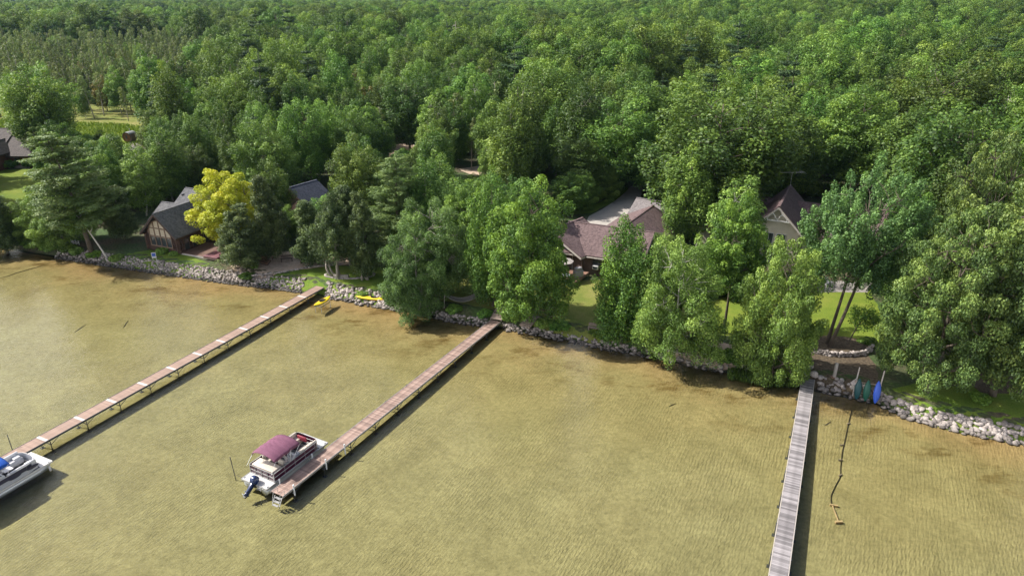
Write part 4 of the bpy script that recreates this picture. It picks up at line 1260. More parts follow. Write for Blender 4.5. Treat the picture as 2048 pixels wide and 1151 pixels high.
vp = MB().tube([mid - q3 * 6 - d3 * 3 + Vector((-37, -89, 4.2)), mid - q3 * 6 - d3 * 3 + Vector((-37, -89, 5.2))], .07, 8); vp.build('vent_pipe', M['white'], root)

M['alu'] = mat('alu', (.62, .63, .65), .35, .08, 2, metal=.8)
M['alu_dull'] = mat('alu_dull', (.42, .42, .42), .5, .12, 2, metal=.5)
ar = A3 + d3 * 11.0
root = empty('roof_antenna', (ar.x, ar.y, 8.6)); root.rotation_euler.z = .1
tag(root, 'metal television antenna on the ridge of the steep gable', 'antenna')
MB().tube([(0, 0, 0), (0, 0, 2.0)], .03, 6).build('mast', M['alu'], root)
bm_ = MB().beam((-1.7, 0, 1.95), (1.7, 0, 1.95), .06, .06).build('boom', M['alu'], root)
for i in range(11):
    x = -1.6 + i * .31; w = .3 + .075 * i
    MB().tube([(x, -w, 1.98), (x + .12, 0, 1.98), (x, w, 1.98)], .010, 5).build('element', M['alu'], root)

# --- far left log house
hl = at(36, 274, 6.2)
root = empty('log_house', (-103, 141, 1.0))
tag(root, 'far left log house with brown roof cut by the picture edge', 'house')
dl = Vector((1, 0, 0))
gL = gable(root, Vector((-108, 139.6, 0)), Vector((-95.4, 139.6, 0)), 5.0, 5.2, 2.3, 'log_red', 'roof_brown')
gL2 = gable(root, Vector((-122, 141.6, 0)), Vector((-101.7, 141.6, 0)), 6.4, 6.5, 3.0, 'log_red', 'roof_brown')
gL3 = gable(root, Vector((-102.6, 131.2, 0)), Vector((-102.6, 139, 0)), 2.6, 5.0, 2.9, 'log_red', 'roof_brown', inset=.6)
al = gL['a'] + gL['q'] * (gL['W'] + .06)
logs(root, al + dl * 6, al + dl * ((gL['b'] - gL['a']).length), 8, .13, 'log_red', z0=.45)
for u in (4.4, 9.2): window(root, gL, 'right', u, 1.5, 1.1, 1.1, 'trim_dark', proud=.75)
sk = MB(); sk.beam(al + gL['q'] * .05 + Vector((0, 0, .22)), al + gL['q'] * .05 + dl * 11 + Vector((0, 0, .22)), .5, .44); sk.build('foundation', M['stone_veneer'], root)
for k, (x, y, lab) in enumerate([(14, 337, 'dark shrub at the left of the far left log house wall'), (30, 336, 'dark shrub below the window of the far left log house'), (58, 335, 'dark shrub at the right end of the far left log house')]):
    p = at(x, y, 1.0); plant('shrub', HERO['shrub'][0], p, 1.6, 1.1, lab, 'shrub')

# ------------------------------------------------------------------ barrel sauna
M['sauna'] = mat('sauna', (.27, .14, .075), .7, .3, 4, objvar=.2)
sp_ = at(262, 284, 1.0)
root = empty('barrel_sauna', sp_, 1.35)
tag(root, 'round wooden barrel sauna standing in the meadow', 'sauna')
for k in range(22):
    a = 2 * math.pi * k / 22
    st = MB().box((0, 0, 0), (2.2, .30, .06)); o = st.build('stave', M['trim_brown'], root)
    o.location = (0, math.cos(a) * 1.08, 1.25 + math.sin(a) * 1.08); o.rotation_euler = (a + math.pi / 2, 0, 0)
for x in (-1.02, 1.02):
    P = [(x, math.cos(a) * 1.04, 1.25 + math.sin(a) * 1.04) for a in np.linspace(0, 2 * math.pi, 24, endpoint=False)]
    MB().prism(P, (.05, 0, 0)).build('end_wall', M['sauna'], root)
dr = MB().box((-1.07, 0, 1.15), (.06, .62, 1.5)).build('door', M['deck_wood'], root)
MB().box((-1.11, 0, 1.35), (.02, .36, .8)).build('pane', M['glass'], dr)
for x in (-.8, .8):
    P = [(x, math.cos(a) * 1.13, 1.25 + math.sin(a) * 1.13) for a in np.linspace(0, 2 * math.pi, 25)]
    MB().tube(P, .025, 5).build('hoop', M['alu_dull'], root)
    MB().box((x, 0, .12), (.2, 1.7, .3)).build('cradle', M['trim_brown'], root)
cap = MB().grid(lambda u, v: (-1.15 + 2.3 * u, math.cos(math.pi * (.22 + .56 * v)) * 1.17, 1.28 + math.sin(math.pi * (.22 + .56 * v)) * 1.17), 1, 10)
cap.build('roof_sheet', M['alu_dull'], root, solid=.02)
MB().tube([(.6, .2, 2.3), (.6, .2, 3.0)], .07, 8).build('flue', M['alu'], root)

# ------------------------------------------------------------------ docks
M['dock_composite'] = mat('dock_composite', (.31, .215, .172), .75, .16, 2.5, objvar=.12)
M['dock_red'] = mat('dock_red', (.225, .145, .125), .8, .35, 3, objvar=.3, col2=(.30, .215, .18))
M['dock_grey'] = mat('dock_grey', (.235, .218, .225), .9, .3, 5, objvar=.42, stretch=(1, .3, 1))
M['dock_strip'] = mat('dock_strip', (.55, .52, .49), .6, .08)
M['dock_frame'] = mat('dock_frame', (.30, .29, .29), .5, .15, metal=.4)
M['dock_frame_dark'] = mat('dock_frame_dark', (.07, .075, .08), .5, .15)
M['bumper'] = mat('bumper', (.66, .68, .70), .5, .05)

def dock(name, label, P0, P1, width, z, plank, gap, pm, fm, sec, strip=None, legs='dark', z_end=None, lead=0.0):
    """P0 shore end, P1 lake end; local x runs from shore to lake"""
    P0 = Vector(P0); P1 = Vector(P1)
    d = P1 - P0; L = d.length; rz = math.atan2(d.y, d.x)
    root = empty(name, (P0.x, P0.y, 0), rz)
    tag(root, label, 'dock', 'docks reaching into the lake')
    rr = random.Random(name + label)
    me = MB().box((0, 0, 0), (plank, width, .04)).mesh('plank', M[pm])
    x = gap
    while x + plank < L:
        s = (x % sec)
        if strip and (s < plank * 1.5) and x > 1:
            o = MB().box((x + .09, 0, z + .002), (.24, width + .02, .045)).build('joint_strip', M[strip], root)
            x += .24
            continue
        o = link_mesh('plank', me, root, (x + plank / 2, rr.uniform(-.006, .006), z + rr.uniform(-.004, .004)), (0, 0, rr.uniform(-.004, .004)))
        x += plank + gap
    for s in (-1, 1):
        MB().box((L / 2, s * (width / 2 + .035), z - .05), (L, .05, .16)).build('side_rail', M[fm], root)
    for s in (-.3, .3):
        MB().box((L / 2, s * width, z - .10), (L, .05, .10)).build('stringer', M['dock_frame_dark'], root)
    k = 1
    while k * sec < L + .2:
        xx = min(k * sec, L - .06)
        wp = Matrix.Rotation(rz, 3, 'Z') @ Vector((xx, 0, 0)) + P0
        zb = float(bed_z(wp.x, wp.y - float(ys(wp.x)))) - .1
        for s in (-1, 1):
            lg = MB().tube([(xx, s * (width / 2 + .09), zb), (xx, s * (width / 2 + .09), z + .06)], .035, 8)
            lg.box((xx, s * (width / 2 + .09), zb + .12), (.3, .3, .03))
            lg.build('leg', M['dock_frame_dark'], root)
        cr = MB().beam((xx, -(width / 2 + .09), z - .42), (xx, width / 2 + .09, z - .42), .05, .05)
        cr.beam((xx - .75, width / 2 + .07, z - .10), (xx, width / 2 + .09, z - .45), .035, .035)
        cr.beam((xx - .75, -width / 2 - .07, z - .10), (xx, -width / 2 - .09, z - .45), .035, .035)
        cr.build('brace', M['dock_frame_dark'], root)
        k += 1
    return root, d.normalized(), L

dl0 = at(640, 571, .75); dl1 = at(-75, 965, .6)
dockL, dLd, dLL = dock('dock', 'long pinkish brown dock with white joint strips at left', (dl0.x, dl0.y, 0), (dl1.x, dl1.y, 0), 1.16, .62, .142, .008, 'dock_composite', 'dock_frame_dark', 3.05, 'dock_strip')

dm0 = at(*project(-1.75, 66.0, .72)[:2], .56); dm1 = at(*project(-16.55, 38.35, .72)[:2], .56); dm0.z = dm1.z = 0
dockM, dMd, dML = dock('dock', 'reddish brown middle dock beside the maroon topped pontoon boat', dm0, dm1, 1.1, .56, .142, .010, 'dock_red', 'dock_frame', 3.05)
# its step down to the water, bench-like landing and mooring posts
for i, xx in enumerate((dML - 1.0, dML - 4.3, dML - 6.4)):
    for s in ((1, -1) if i < 2 else (1,)):
        mb = MB().tube([(xx, s * .68, .0), (xx, s * .68, .88)], .055, 8); mb.tube([(xx, s * .68, .88), (xx, s * .68, .94)], [.075, .05], 8)
        mb.build('mooring_post', M['bumper'], dockM)
st = MB()
for i in range(3): st.box((dML + .12 + i * .16, .25, .40 - i * .2), (.16, .5, .04))
for s in (-.08, .58): st.beam((dML + .05, s, .52), (dML + .45, s, -.15), .04, .06)
for s in (-.08, .58):
    st.tube([(dML - .2, s, .56), (dML - .2, s, .92), (dML + .15, s, .92), (dML + .4, s, .1)], .02, 6)
st.build('swim_steps', M['alu_dull'], dockM)
# timber ramp from the bank
rp0 = at(1006, 612, 1.05); dr_ = (dm0 - Vector((rp0.x, rp0.y, 0)))
ramp = empty('timber_ramp', (rp0.x, rp0.y, 1.0), math.atan2(dr_.y, dr_.x))
tag(ramp, 'weathered timber ramp and steps from the lawn to the middle dock', 'ramp')
Lr = dr_.length
M['old_wood'] = mat('old_wood', (.30, .24, .20), .9, .3, 5, objvar=.3, stretch=(1, .3, 1))
meP = MB().box((0, 0, 0), (.2, 1.15, .05)).mesh('plank', M['old_wood'])
n_ = int(Lr * .62 / .22)
for i in range(n_): link_mesh('plank', meP, ramp, (.1 + i * .22, 0, .12 - .1 * i / n_), (0, 0, random.uniform(-.01, .01)))
for i in range(4):
    x = Lr * .66 + i * (Lr * .34 - .1) / 3.4
    MB().box((x, 0, -.02 - i * .075), (.34, 1.2, .06)).build('step', M['old_wood'], ramp)
for s in (-.6, .6): MB().beam((0, s, .05), (Lr, s, -.32), .06, .18).build('stringer', M['old_wood'], ramp)

# small wooden steps on the bank
sp0 = at(1068, 633, 1.0); sp1 = at(1050, 658, .3)
dd_ = sp1 - sp0; stp = empty('wooden_steps', (sp0.x, sp0.y, 1.0), math.atan2(dd_.y, dd_.x))
tag(stp, 'small flight of grey wooden steps on the bank right of the middle dock', 'steps')
Ls = math.hypot(dd_.x, dd_.y)
for i in range(8):
    t = i / 7
    MB().box((Ls * t, 0, .12 - .62 * max(0, t - .35)), (.26, 1.3, .05), random.uniform(-.02, .02)).build('tread', M['old_wood'], stp)
for s in (-.5, .5): MB().beam((-.1, s, .05), (Ls + .1, s, -.42), .08, .14).build('stringer', M['old_wood'], stp)

dg0 = at(*project(27.15, 54.2, .62)[:2], .52); dg0.z = 0; dgd = Vector((15.9 - 27.15, 30.6 - 54.2, 0)).normalized()
dockR, dRd, dRL = dock('dock', 'straight weathered grey plank dock at right', dg0, dg0 + dgd * 30, 1.02, .52, .136, .010, 'dock_grey', 'trim_pale', 3.0)

# ------------------------------------------------------------------ pontoon boats
M['cream_vinyl'] = mat('cream_vinyl', (.56, .50, .43), .5, .06)
M['white_vinyl'] = mat('white_vinyl', (.62, .62, .64), .45, .05)
M['maroon_vinyl'] = mat('maroon_vinyl', (.22, .025, .045), .5, .1)
M['maroon_panel'] = mat('maroon_panel', (.050, .012, .028), .25, .08, spec=.6)
M['maroon_canvas'] = mat('maroon_canvas', (.175, .068, .115), .85, .12, 5, bump=.5, bump_scale=6, stretch=(1, 5, 1))
M['blue_canvas'] = mat('blue_canvas', (.010, .085, .42), .75, .1, 5, bump=.3, bump_scale=6)
M['grey_carpet'] = mat('grey_carpet', (.085, .085, .095), .95, .2, 12)
M['grey_panel'] = mat('grey_panel', (.42, .44, .50), .3, .05, spec=.6)
M['navy_panel'] = mat('navy_panel', (.020, .022, .060), .3, .1, spec=.6)
M['navy_gloss'] = mat('navy_gloss', (.008, .025, .095), .2, .1, spec=.7)
M['black_plastic'] = mat('black_plastic', (.02, .02, .022), .45, .1)
M['pontoon'] = mat('pontoon', (.50, .53, .58), .32, .08, 1, metal=.6)
M['screen'] = mat('screen', (.06, .07, .08), .1, .1, spec=.8)
M['rope'] = mat('rope', (.10, .085, .07), .9, .2)

def rail_path(L0, L1, W, r, z, closed_front=True, n=5):
    """fence line in plan with rounded bow corners: from stern right round the bow to stern left"""
    pts = [(L0, -W)]
    pts += [(L1 - r + r * math.sin(t), -W + r - r * math.cos(t)) for t in np.linspace(0, math.pi / 2, n)]
    pts += [(L1 - r + r * math.cos(t), W - r + r * math.sin(t)) for t in np.linspace(0, math.pi / 2, n)]
    pts += [(L0, W)]
    return [Vector((x, y, z)) for x, y in pts]

def pontoon_boat(label, loc, rz, c):
    """local x points to the bow, y to port"""
    root = empty('pontoon_boat', loc, rz)
    tag(root, label, 'boat', 'pontoon boats moored at the docks')
    L = c['L']; W = 1.25
    xs0, xb = -L / 2, L / 2
    for s in (-1, 1):
        pts = [(xs0 + .1, s * .86, .17), (xs0 + .5, s * .86, .17), (xb - 1.0, s * .86, .17), (xb - .45, s * .86, .20), (xb - .1, s * .86, .30), (xb + .02, s * .86, .40)]
        p = MB().tube(pts, [.31, .33, .33, .29, .17, .05], 18).build('pontoon', M['pontoon'], root, smooth=True)
        MB().box((-.2, s * 1.10, .33), (L * .8, .10, .05)).build('rub_strip', M['alu'], p)
        for xx in np.linspace(xs0 + .8, xb - 1.4, 4):
            MB().box((xx, s * .86, .44), (.5, .3, .14)).build('bracket', M['alu_dull'], p)
    dk = MB().box((0, 0, .55), (L, 2 * W, .07)).build('deck', M[c['deck']], root)
    rim = MB()
    for s in (-1, 1): rim.box((0, s * (W + .02), .55), (L + .04, .05, .13))
    for x in (xs0, xb): rim.box((x, 0, .55), (.05, 2 * W + .04, .13))
    rim.build('deck_trim', M[c['trim']], dk)
    MB().box((xb - .38, 0, .592), (.74, 2 * W - .05, .012)).build('bow_platform', M['white'], dk)
    MB().box((xs0 + .42, 0, .592), (.80, 2 * W - .05, .012)).build('stern_platform', M['white'], dk)
    # fence: panels and rails round the cockpit
    F0, F1 = xs0 + .85, xb - .78
    path = rail_path(F0, F1, W - .06, c['corner'], 0)
    h = .68
    for i, (p, q) in enumerate(zip(path[:-1], path[1:])):
        seg = 1 if (q - p).length < 1.0 else max(1, round((q - p).length / 1.15))
        for k in range(seg):
            a = p.lerp(q, k / seg); b = p.lerp(q, (k + 1) / seg)
            d = (b - a).normalized(); n = Vector((d.y, -d.x, 0))
            pan = MB().prism([a + Vector((0, 0, .64)), b + Vector((0, 0, .64)), b + Vector((0, 0, .64 + h)), a + Vector((0, 0, .64 + h))], n * .03)
            pn = pan.build('fence_panel', M[c['panel']], root)
            if c.get('stripe'):
                MB().prism([a + n * .035 + Vector((0, 0, .98)), b + n * .035 + Vector((0, 0, .98)), b + n * .035 + Vector((0, 0, 1.3)), a + n * .035 + Vector((0, 0, 1.3))], n * .012).build('stripe', M[c['stripe']], pn)
            MB().tube([a + n * .03 + Vector((0, 0, .62)), a + n * .03 + Vector((0, 0, .62 + h + .06))], .015, 6).build('stanchion', M[c['trim']], pn)
    for z in ((.66, 1.0, 1.34) if not c.get('stripe') else (.66, 1.34)):
        pts = [Vector((p.x, p.y, z)) + Vector((p.x - 0, p.y, 0)).normalized() * .03 for p in rail_path(F0, F1, W - .03, c['corner'], z, n=7)]
        MB().tube([(p.x, p.y, z) for p in rail_path(F0, F1, W - .02, c['corner'], z, n=7)], .020, 8).build('rail', M[c['trim']], root, smooth=True)
    # stern fence
    n_ = 4
    for k in range(n_):
        y0 = -W + .06 + k * (2 * W - .12) / n_; y1 = y0 + (2 * W - .12) / n_
        pn = MB().box((F0, (y0 + y1) / 2, .98), (.03, y1 - y0 - .03, h)).build('stern_panel', M[c['panel']], root)
        fr = MB()
        for z in (.66, .98, 1.32): fr.box((F0 - .03, (y0 + y1) / 2, z), (.03, y1 - y0, .05))
        for y in (y0, y1): fr.box((F0 - .03, y, .98), (.03, .05, h))
        fr.build('panel_frame', M[c['trim']], pn)
    # floor
    MB().box(((F0 + F1) / 2, 0, .594), (F1 - F0 - .1, 2 * W - .2, .016)).build('floor_carpet', M['grey_carpet'], dk)
    # seats
    v = M[c['seat']]
    def seat(name, x0, x1, y0, y1, back, zb=.95):
        o = MB().box(((x0 + x1) / 2, (y0 + y1) / 2, .78), (x1 - x0, y1 - y0, .36)).build(name, v, root, bevel=.06)
        MB().box(((x0 + x1) / 2, (y0 + y1) / 2, 1.0), (x1 - x0 - .03, y1 - y0 - .03, .12)).build('cushion', v, o, bevel=.05)
        for (bx, by, bw, bd) in back:
            MB().box((bx, by, 1.20), (bw, bd, .42)).build('backrest', v, o, bevel=.06)
        return o
    seat('bow_seat', F1 - 2.1, F1 - .15, W - .78, W - .14, [(F1 - 1.1, W - .2, 1.9, .16)])
    seat('bow_seat', F1 - 2.0, F1 - .15, -W + .14, -W + .78, [(F1 - 1.05, -W + .2, 1.8, .16)])
    if c['kind'] == 'maroon':
        MB().box((F1 - .3, .3, 1.13), (.12, .9, .42)).build('bow_gate', M['maroon_vinyl'], root, bevel=.03)
        sl = MB().box((F0 + .55, .05, .95), (.95, 2 * W - .25, .62)).build('stern_lounge', v, root, bevel=.1)
        MB().box((F0 + .52, .05, 1.29), (.85, 2 * W - .38, .12)).build('sun_pad', v, sl, bevel=.05)
        seat('side_seat', F0 + 1.1, F0 + 2.2, W - .8, W - .14, [(F0 + 1.65, W - .2, 1.1, .16)])
    else:
        seat('side_seat', F0 + .3, F0 + 2.6, W - .78, W - .14, [(F0 + 1.4, W - .2, 2.2, .16)])
        MB().box((F0 + .5, 0, .95), (.8, 2 * W - .3, .55)).build('stern_lounge', v, root, bevel=.1)
        for yy in (W - .46, -W + .46):
            MB().box((F1 - .5, yy, 1.12), (.5, .5, .16)).build('headrest', v, root, bevel=.05)
        tb = MB().tube([(F1 - 1.6, 0, .6), (F1 - 1.6, 0, 1.05)], .05, 8).box((F1 - 1.6, 0, 1.07), (.6, .5, .04)).build('cockpit_table', v, root)
    for (gx, gy, gw) in ((-.9, .2, .45), (.9, -.3, .35), (1.3, .35, .3)):
        MB().box((gx, gy, .72), (gw, gw * .7, .24), .4).build('gear_bag', M['black_plastic'], root, bevel=.06)
    # helm
    hx = .15
    he = MB()
    he.prism([(hx - .3, -W + .16, .6), (hx + .35, -W + .16, .6), (hx + .25, -W + .16, 1.42), (hx - .12, -W + .16, 1.5)][::-1], (0, .85, 0))
    ho = he.build('helm_console', M['white' if c['kind'] != 'maroon' else 'grey_panel'], root, bevel=.04)
    P = [(hx - .34 + .06, -W + .58 + .17 * math.cos(a), 1.38 + .17 * math.sin(a)) for a in np.linspace(0, 2 * math.pi, 15)]
    MB().tube(P, .018, 6).build('steering_wheel', M['black_plastic'], ho)
    MB().prism([(hx + .05, -W + .2, 1.46), (hx + .05, -W + .95, 1.46), (hx - .08, -W + .9, 1.76), (hx - .08, -W + .25, 1.76)], (.02, 0, 0)).build('windscreen', M['screen'], ho)
    for cy in ((-W + .58,) if c['kind'] == 'maroon' else (-W + .58,)):
        o = MB().tube([(hx - .95, cy, .6), (hx - .95, cy, .95)], .07, 8).box((hx - .95, cy, 1.02), (.52, .52, .14)).build('captain_chair', v, root, bevel=.04)
        MB().box((hx - 1.2, cy, 1.32), (.14, .52, .55)).build('backrest', v, o, bevel=.05)
        for s in (-.28, .28): MB().box((hx - .95, cy + s, 1.18), (.4, .07, .08)).build('armrest', M['grey_panel'], o, bevel=.02)
    # bimini top: canvas over three bows
    b0, b1 = c['top']; zt = 2.46
    def canv(u, v_):
        y = (v_ - .5) * 2 * (W - .12)
        arch = .30 * (1 - abs(2 * v_ - 1) ** 2.6)
        bow = .035 * abs(math.sin(u * math.pi * 3)) * -1 + .0
        end = -.14 * (max(0, abs(2 * u - 1) - .72) / .28) ** 2
        fold = .034 * math.sin(u * 46 + 5 * math.sin(v_ * 4)) * math.sin(v_ * 9 + u * 5) * (1 - abs(2 * u - 1))
        return (b0 + (b1 - b0) * u, y, zt - .22 + arch + bow + end + fold)
    cv = MB().grid(canv, 24, 24).build('bimini_canvas', M[c['canvas']], root, smooth=True, solid=.02)
    for s in (0, 1):
        MB().grid(lambda u, v_, s=s: (canv(u, s)[0], canv(u, s)[1], canv(u, s)[2] - v_ * .14), 18, 1).build('valance', M[c['canvas']], cv, solid=.015)
    for uu, fx in ((.04, .42), (.36, .5), (.64, .52), (.97, .6)):
        pts = [(b0 + (b1 - b0) * fx, -W + .02, 1.36)] + [(lambda q: (q[0], q[1], q[2] - .03))(canv(uu, vv)) for vv in np.linspace(0, 1, 9)] + [(b0 + (b1 - b0) * fx, W - .02, 1.36)]
        MB().tube(pts, .018, 6).build('bimini_bow', M['alu'], root)
    for s in (-1, 1):
        MB().tube([(b1 + .75, s * (W - .03), 1.36), (canv(.97, 0)[0], s * (W - .12), 2.15)], .014, 6).build('bimini_strut', M['alu'], root)
        MB().tube([(b0 - .55, s * (W - .03), 1.36), (canv(.04, 0)[0], s * (W - .12), 2.10)], .014, 6).build('bimini_strut', M['alu'], root)
    for uu in (.34, .66):
        MB().tube([(q[0], q[1], q[2] + .012) for q in (canv(uu, vv) for vv in np.linspace(0, 1, 17))], .016, 5).build('seam', M[c['canvas']], cv)
    # outboard, tilted up
    if c['kind'] == 'maroon':
        ob = empty('outboard_pivot'); bpy.data.objects.remove(ob)
        T = Matrix.Translation((xs0 - .12, 0, .62)) @ Matrix.Rotation(math.radians(48), 4, 'Y')
        def tp(mb):
            mb.v = [tuple(T @ Vector(p)) for p in mb.v]; return mb
        cow = MB()
        prof = [(-.26, .22), (-.32, .34), (-.30, .5), (-.20, .62), (.05, .66), (.24, .60), (.32, .42), (.30, .2), (.22, .06), (-.16, .06)]
        cow.prism([(x - .05, -.20, z) for x, z in prof], (0, .40, 0))
        eng = tp(cow).build('outboard_motor', M['navy_gloss'], root, bevel=.07)
        leg = MB(); leg.prism([(-.18, -.09, .08), (.16, -.09, .08), (.10, -.06, -.75), (-.22, -.06, -.75)], (0, .18, 0))
        leg.box((-.16, 0, -.55), (.5, .26, .03)); leg.tube([(.22, 0, -.80), (.05, 0, -.80), (-.25, 0, -.80), (-.34, 0, -.80)], [.03, .085, .085, .05], 10)
        leg.prism([(-.1, -.012, -.84), (.12, -.012, -.84), (-.02, -.012, -1.05), (-.16, -.012, -1.05)], (0, .024, 0))
        tp(leg).build('lower_unit', M['navy_gloss'], eng, bevel=.015)
        pr = MB()
        for k in range(3):
            a = k * 2.094
            pr.add([(-.36, .03 * math.cos(a), -.80 + .03 * math.sin(a)), (-.33, .17 * math.cos(a - .3), -.80 + .17 * math.sin(a - .3)), (-.38, .19 * math.cos(a + .2), -.80 + .19 * math.sin(a + .2)), (-.42, .05 * math.cos(a + .7), -.80 + .05 * math.sin(a + .7))], [(0, 1, 2, 3)])
        tp(pr).build('propeller', M['alu'], eng, solid=.012)
        br = MB(); br.box((xs0 + .02, 0, .5), (.16, .42, .34)); br.build('motor_bracket', M['black_plastic'], root)
        lad = MB()
        for s in (-.75, -.40): lad.tube([(xs0 + .3, s, .62), (xs0 - .02, s, .68), (xs0 - .12, s, .30)], .016, 6)
        for z in (.5, .36): lad.tube([(xs0 - .08, -.75, z), (xs0 - .08, -.40, z)], .014, 6)
        lad.build('boarding_ladder', M['alu'], root)
    else:
        # wavy brand-like script on the side panel
        pts = [(xs0 + 1.6 + t * 1.5, -W - .01, .88 + .045 * math.sin(t * 40) * (1 - t * .4) + .1 * t) for t in np.linspace(0, 1, 60)]
        MB().tube(pts, .012, 4).build('side_lettering', M['black_plastic'], root)
        for k, x in enumerate((xb - 2.6, xb - 1.35)):
            P = [(x + .45 * math.cos(a), -W - .012, 1.0 + .13 * math.sin(a)) for a in np.linspace(0, 2 * math.pi, 18)]
            MB().prism(P, (0, .008, 0)).build('panel_inset', M['navy_panel'], root)
        fo = MB().tube([(xb - .35, -W - .10, .62), (xb - .35, -W - .12, .42)], .012, 5)
        fo.tube([(xb - .35, -W - .12, .42), (xb - .35, -W - .13, .34), (xb - .35, -W - .13, .0), (xb - .35, -W - .13, -.06)], [.03, .08, .08, .03], 10)
        fo.build('fender', M['white'], root, smooth=True)
    for x, y in ((xb - .2, W - .1), (xb - .2, -W + .1), (xs0 + .2, W - .1), (xs0 + .2, -W + .1)):
        MB().beam((x - .1, y, .64), (x + .1, y, .64), .03, .03).box((x, y, .615), (.05, .04, .04)).build('cleat', M['alu'], root)
    return root

hM = math.atan2(-dMd.y, -dMd.x)
pm = dm1 - dMd * 3.15 + Vector((-dMd.y, dMd.x, 0)) * -2.22
pontoon_boat('pontoon boat with maroon canvas top moored at the middle dock', (pm.x, pm.y, 0), hM,
             dict(L=6.3, deck='white', trim='alu_dull', panel='maroon_panel', seat='cream_vinyl', canvas='maroon_canvas', corner=.55, top=(-2.0, .55), kind='maroon'))
hL = math.atan2(-dLd.y, -dLd.x)
bowp = at(112, 925, .55)
ub = Vector((math.cos(hL), math.sin(hL), 0))
nb_ = Vector((ub.y, -ub.x, 0))
base = Vector((dl0.x, dl0.y, 0))
tt = (Vector((bowp.x, bowp.y, 0)) - base).dot(dLd)
pb = base + dLd * (tt + 3.5) + nb_ * 2.12
pontoon_boat('white and blue pontoon boat with bright blue canvas top cut by the left edge', (pb.x, pb.y, 0), hL,
             dict(L=7.0, deck='white', trim='white', panel='grey_panel', stripe='navy_panel', seat='white_vinyl', canvas='blue_canvas', corner=.95, top=(-2.6, .9), kind='blue'))

# ------------------------------------------------------------------ stones
M['stone'] = mat('stone', (.25, .222, .20), .9, .4, 3, objvar=.55, bump=.4, bump_scale=8, col2=(.35, .305, .28))
M['stone_pale'] = mat('stone_pale', (.27, .245, .228), .9, .3, 3, objvar=.45, bump=.4, bump_scale=8, col2=(.36, .315, .295))
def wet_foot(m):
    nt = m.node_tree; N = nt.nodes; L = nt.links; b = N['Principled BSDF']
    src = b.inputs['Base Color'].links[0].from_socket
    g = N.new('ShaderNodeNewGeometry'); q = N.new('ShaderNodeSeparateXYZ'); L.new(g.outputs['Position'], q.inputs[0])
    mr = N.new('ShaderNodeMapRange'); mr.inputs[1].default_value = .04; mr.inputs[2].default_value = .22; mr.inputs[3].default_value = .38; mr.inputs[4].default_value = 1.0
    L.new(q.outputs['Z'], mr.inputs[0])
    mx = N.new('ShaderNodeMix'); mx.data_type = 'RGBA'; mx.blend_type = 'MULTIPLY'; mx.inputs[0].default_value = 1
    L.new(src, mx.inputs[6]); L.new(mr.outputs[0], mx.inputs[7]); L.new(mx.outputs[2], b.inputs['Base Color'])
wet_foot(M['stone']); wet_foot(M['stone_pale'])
def stone_mesh(seed, mt, sub=1):
    rng = np.random.default_rng(seed)
    bm = bmesh.new(); bmesh.ops.create_icosphere(bm, subdivisions=sub, radius=1.0)
    ph = rng.uniform(0, 6, 6)
    sx, sy, sz = rng.uniform(.8, 1.25), rng.uniform(.75, 1.0), rng.uniform(.55, .8)
    for v in bm.verts:
        k = 1 + .16 * math.sin(2.3 * v.co.x + ph[0]) + .14 * math.sin(2.9 * v.co.y + ph[1]) + .12 * math.sin(3.1 * v.co.z + ph[2]) + rng.uniform(-.07, .07)
        v.co = Vector((v.co.x * sx * k, v.co.y * sy * k, v.co.z * sz * k))
    me = bpy.data.meshes.new('stone'); bm.to_mesh(me); bm.free()
    me.materials.append(M[mt])
    if sub > 1: me.polygons.foreach_set('use_smooth', [True] * len(me.polygons))
    return me
STONES = {'stone': [stone_mesh(i, 'stone', 2) for i in range(8)], 'stone_pale': [stone_mesh(20 + i, 'stone_pale', 2) for i in range(8)]}
STONES_LOW = {k: [stone_mesh(40 + i, k, 1) for i in range(6)] for k in STONES}

def stones(name, label, spots, mt, loc, limit=300, cat='rock wall'):
    """spots: x, y, z, radius. The ones that show largest are pieces of their own, the rest one joined part"""
    root = empty(name, loc)
    tag(root, label, cat)
    rr = random.Random(label)
    def shown(s):
        return -s[3] / project(s[0], s[1], s[2])[2] - (.0015 if s[2] > 0 else 0)
    spots = sorted(spots, key=shown)
    for s in spots[:limit]:
        o = link_mesh('stone', rr.choice(STONES[mt]), root, (s[0] - loc[0], s[1] - loc[1], s[2] - loc[2]), (rr.uniform(-.4, .4), rr.uniform(-.4, .4), rr.uniform(0, 6.28)), (s[3],) * 3)
    if len(spots) > limit:
        VV = []; FF = []; n = 0
        data = []
        for me in STONES_LOW[mt]:
            v = np.zeros(len(me.vertices) * 3, np.float32); me.vertices.foreach_get('co', v)
            f = np.zeros(len(me.polygons) * 3, np.int32); me.polygons.foreach_get('vertices', f)
            data.append((v.reshape(-1, 3), f.reshape(-1, 3)))
        for s in spots[limit:]:
            v, f = rr.choice(data)
            a = rr.uniform(0, 6.28); ca, sa = math.cos(a), math.sin(a)
            w = v @ np.array([[ca, sa, 0], [-sa, ca, 0], [0, 0, 1]], np.float32) * s[3] + np.array([s[0] - loc[0], s[1] - loc[1], s[2] - loc[2]], np.float32)
            VV.append(w); FF.append(f + n); n += len(v)
        me = bpy.data.meshes.new('stone_fill'); fast_mesh(me, np.concatenate(VV), np.concatenate(FF)); me.materials.append(M[mt])
        o = link_mesh('stone_fill', me, root); o['kind'] = 'stuff'
    return root

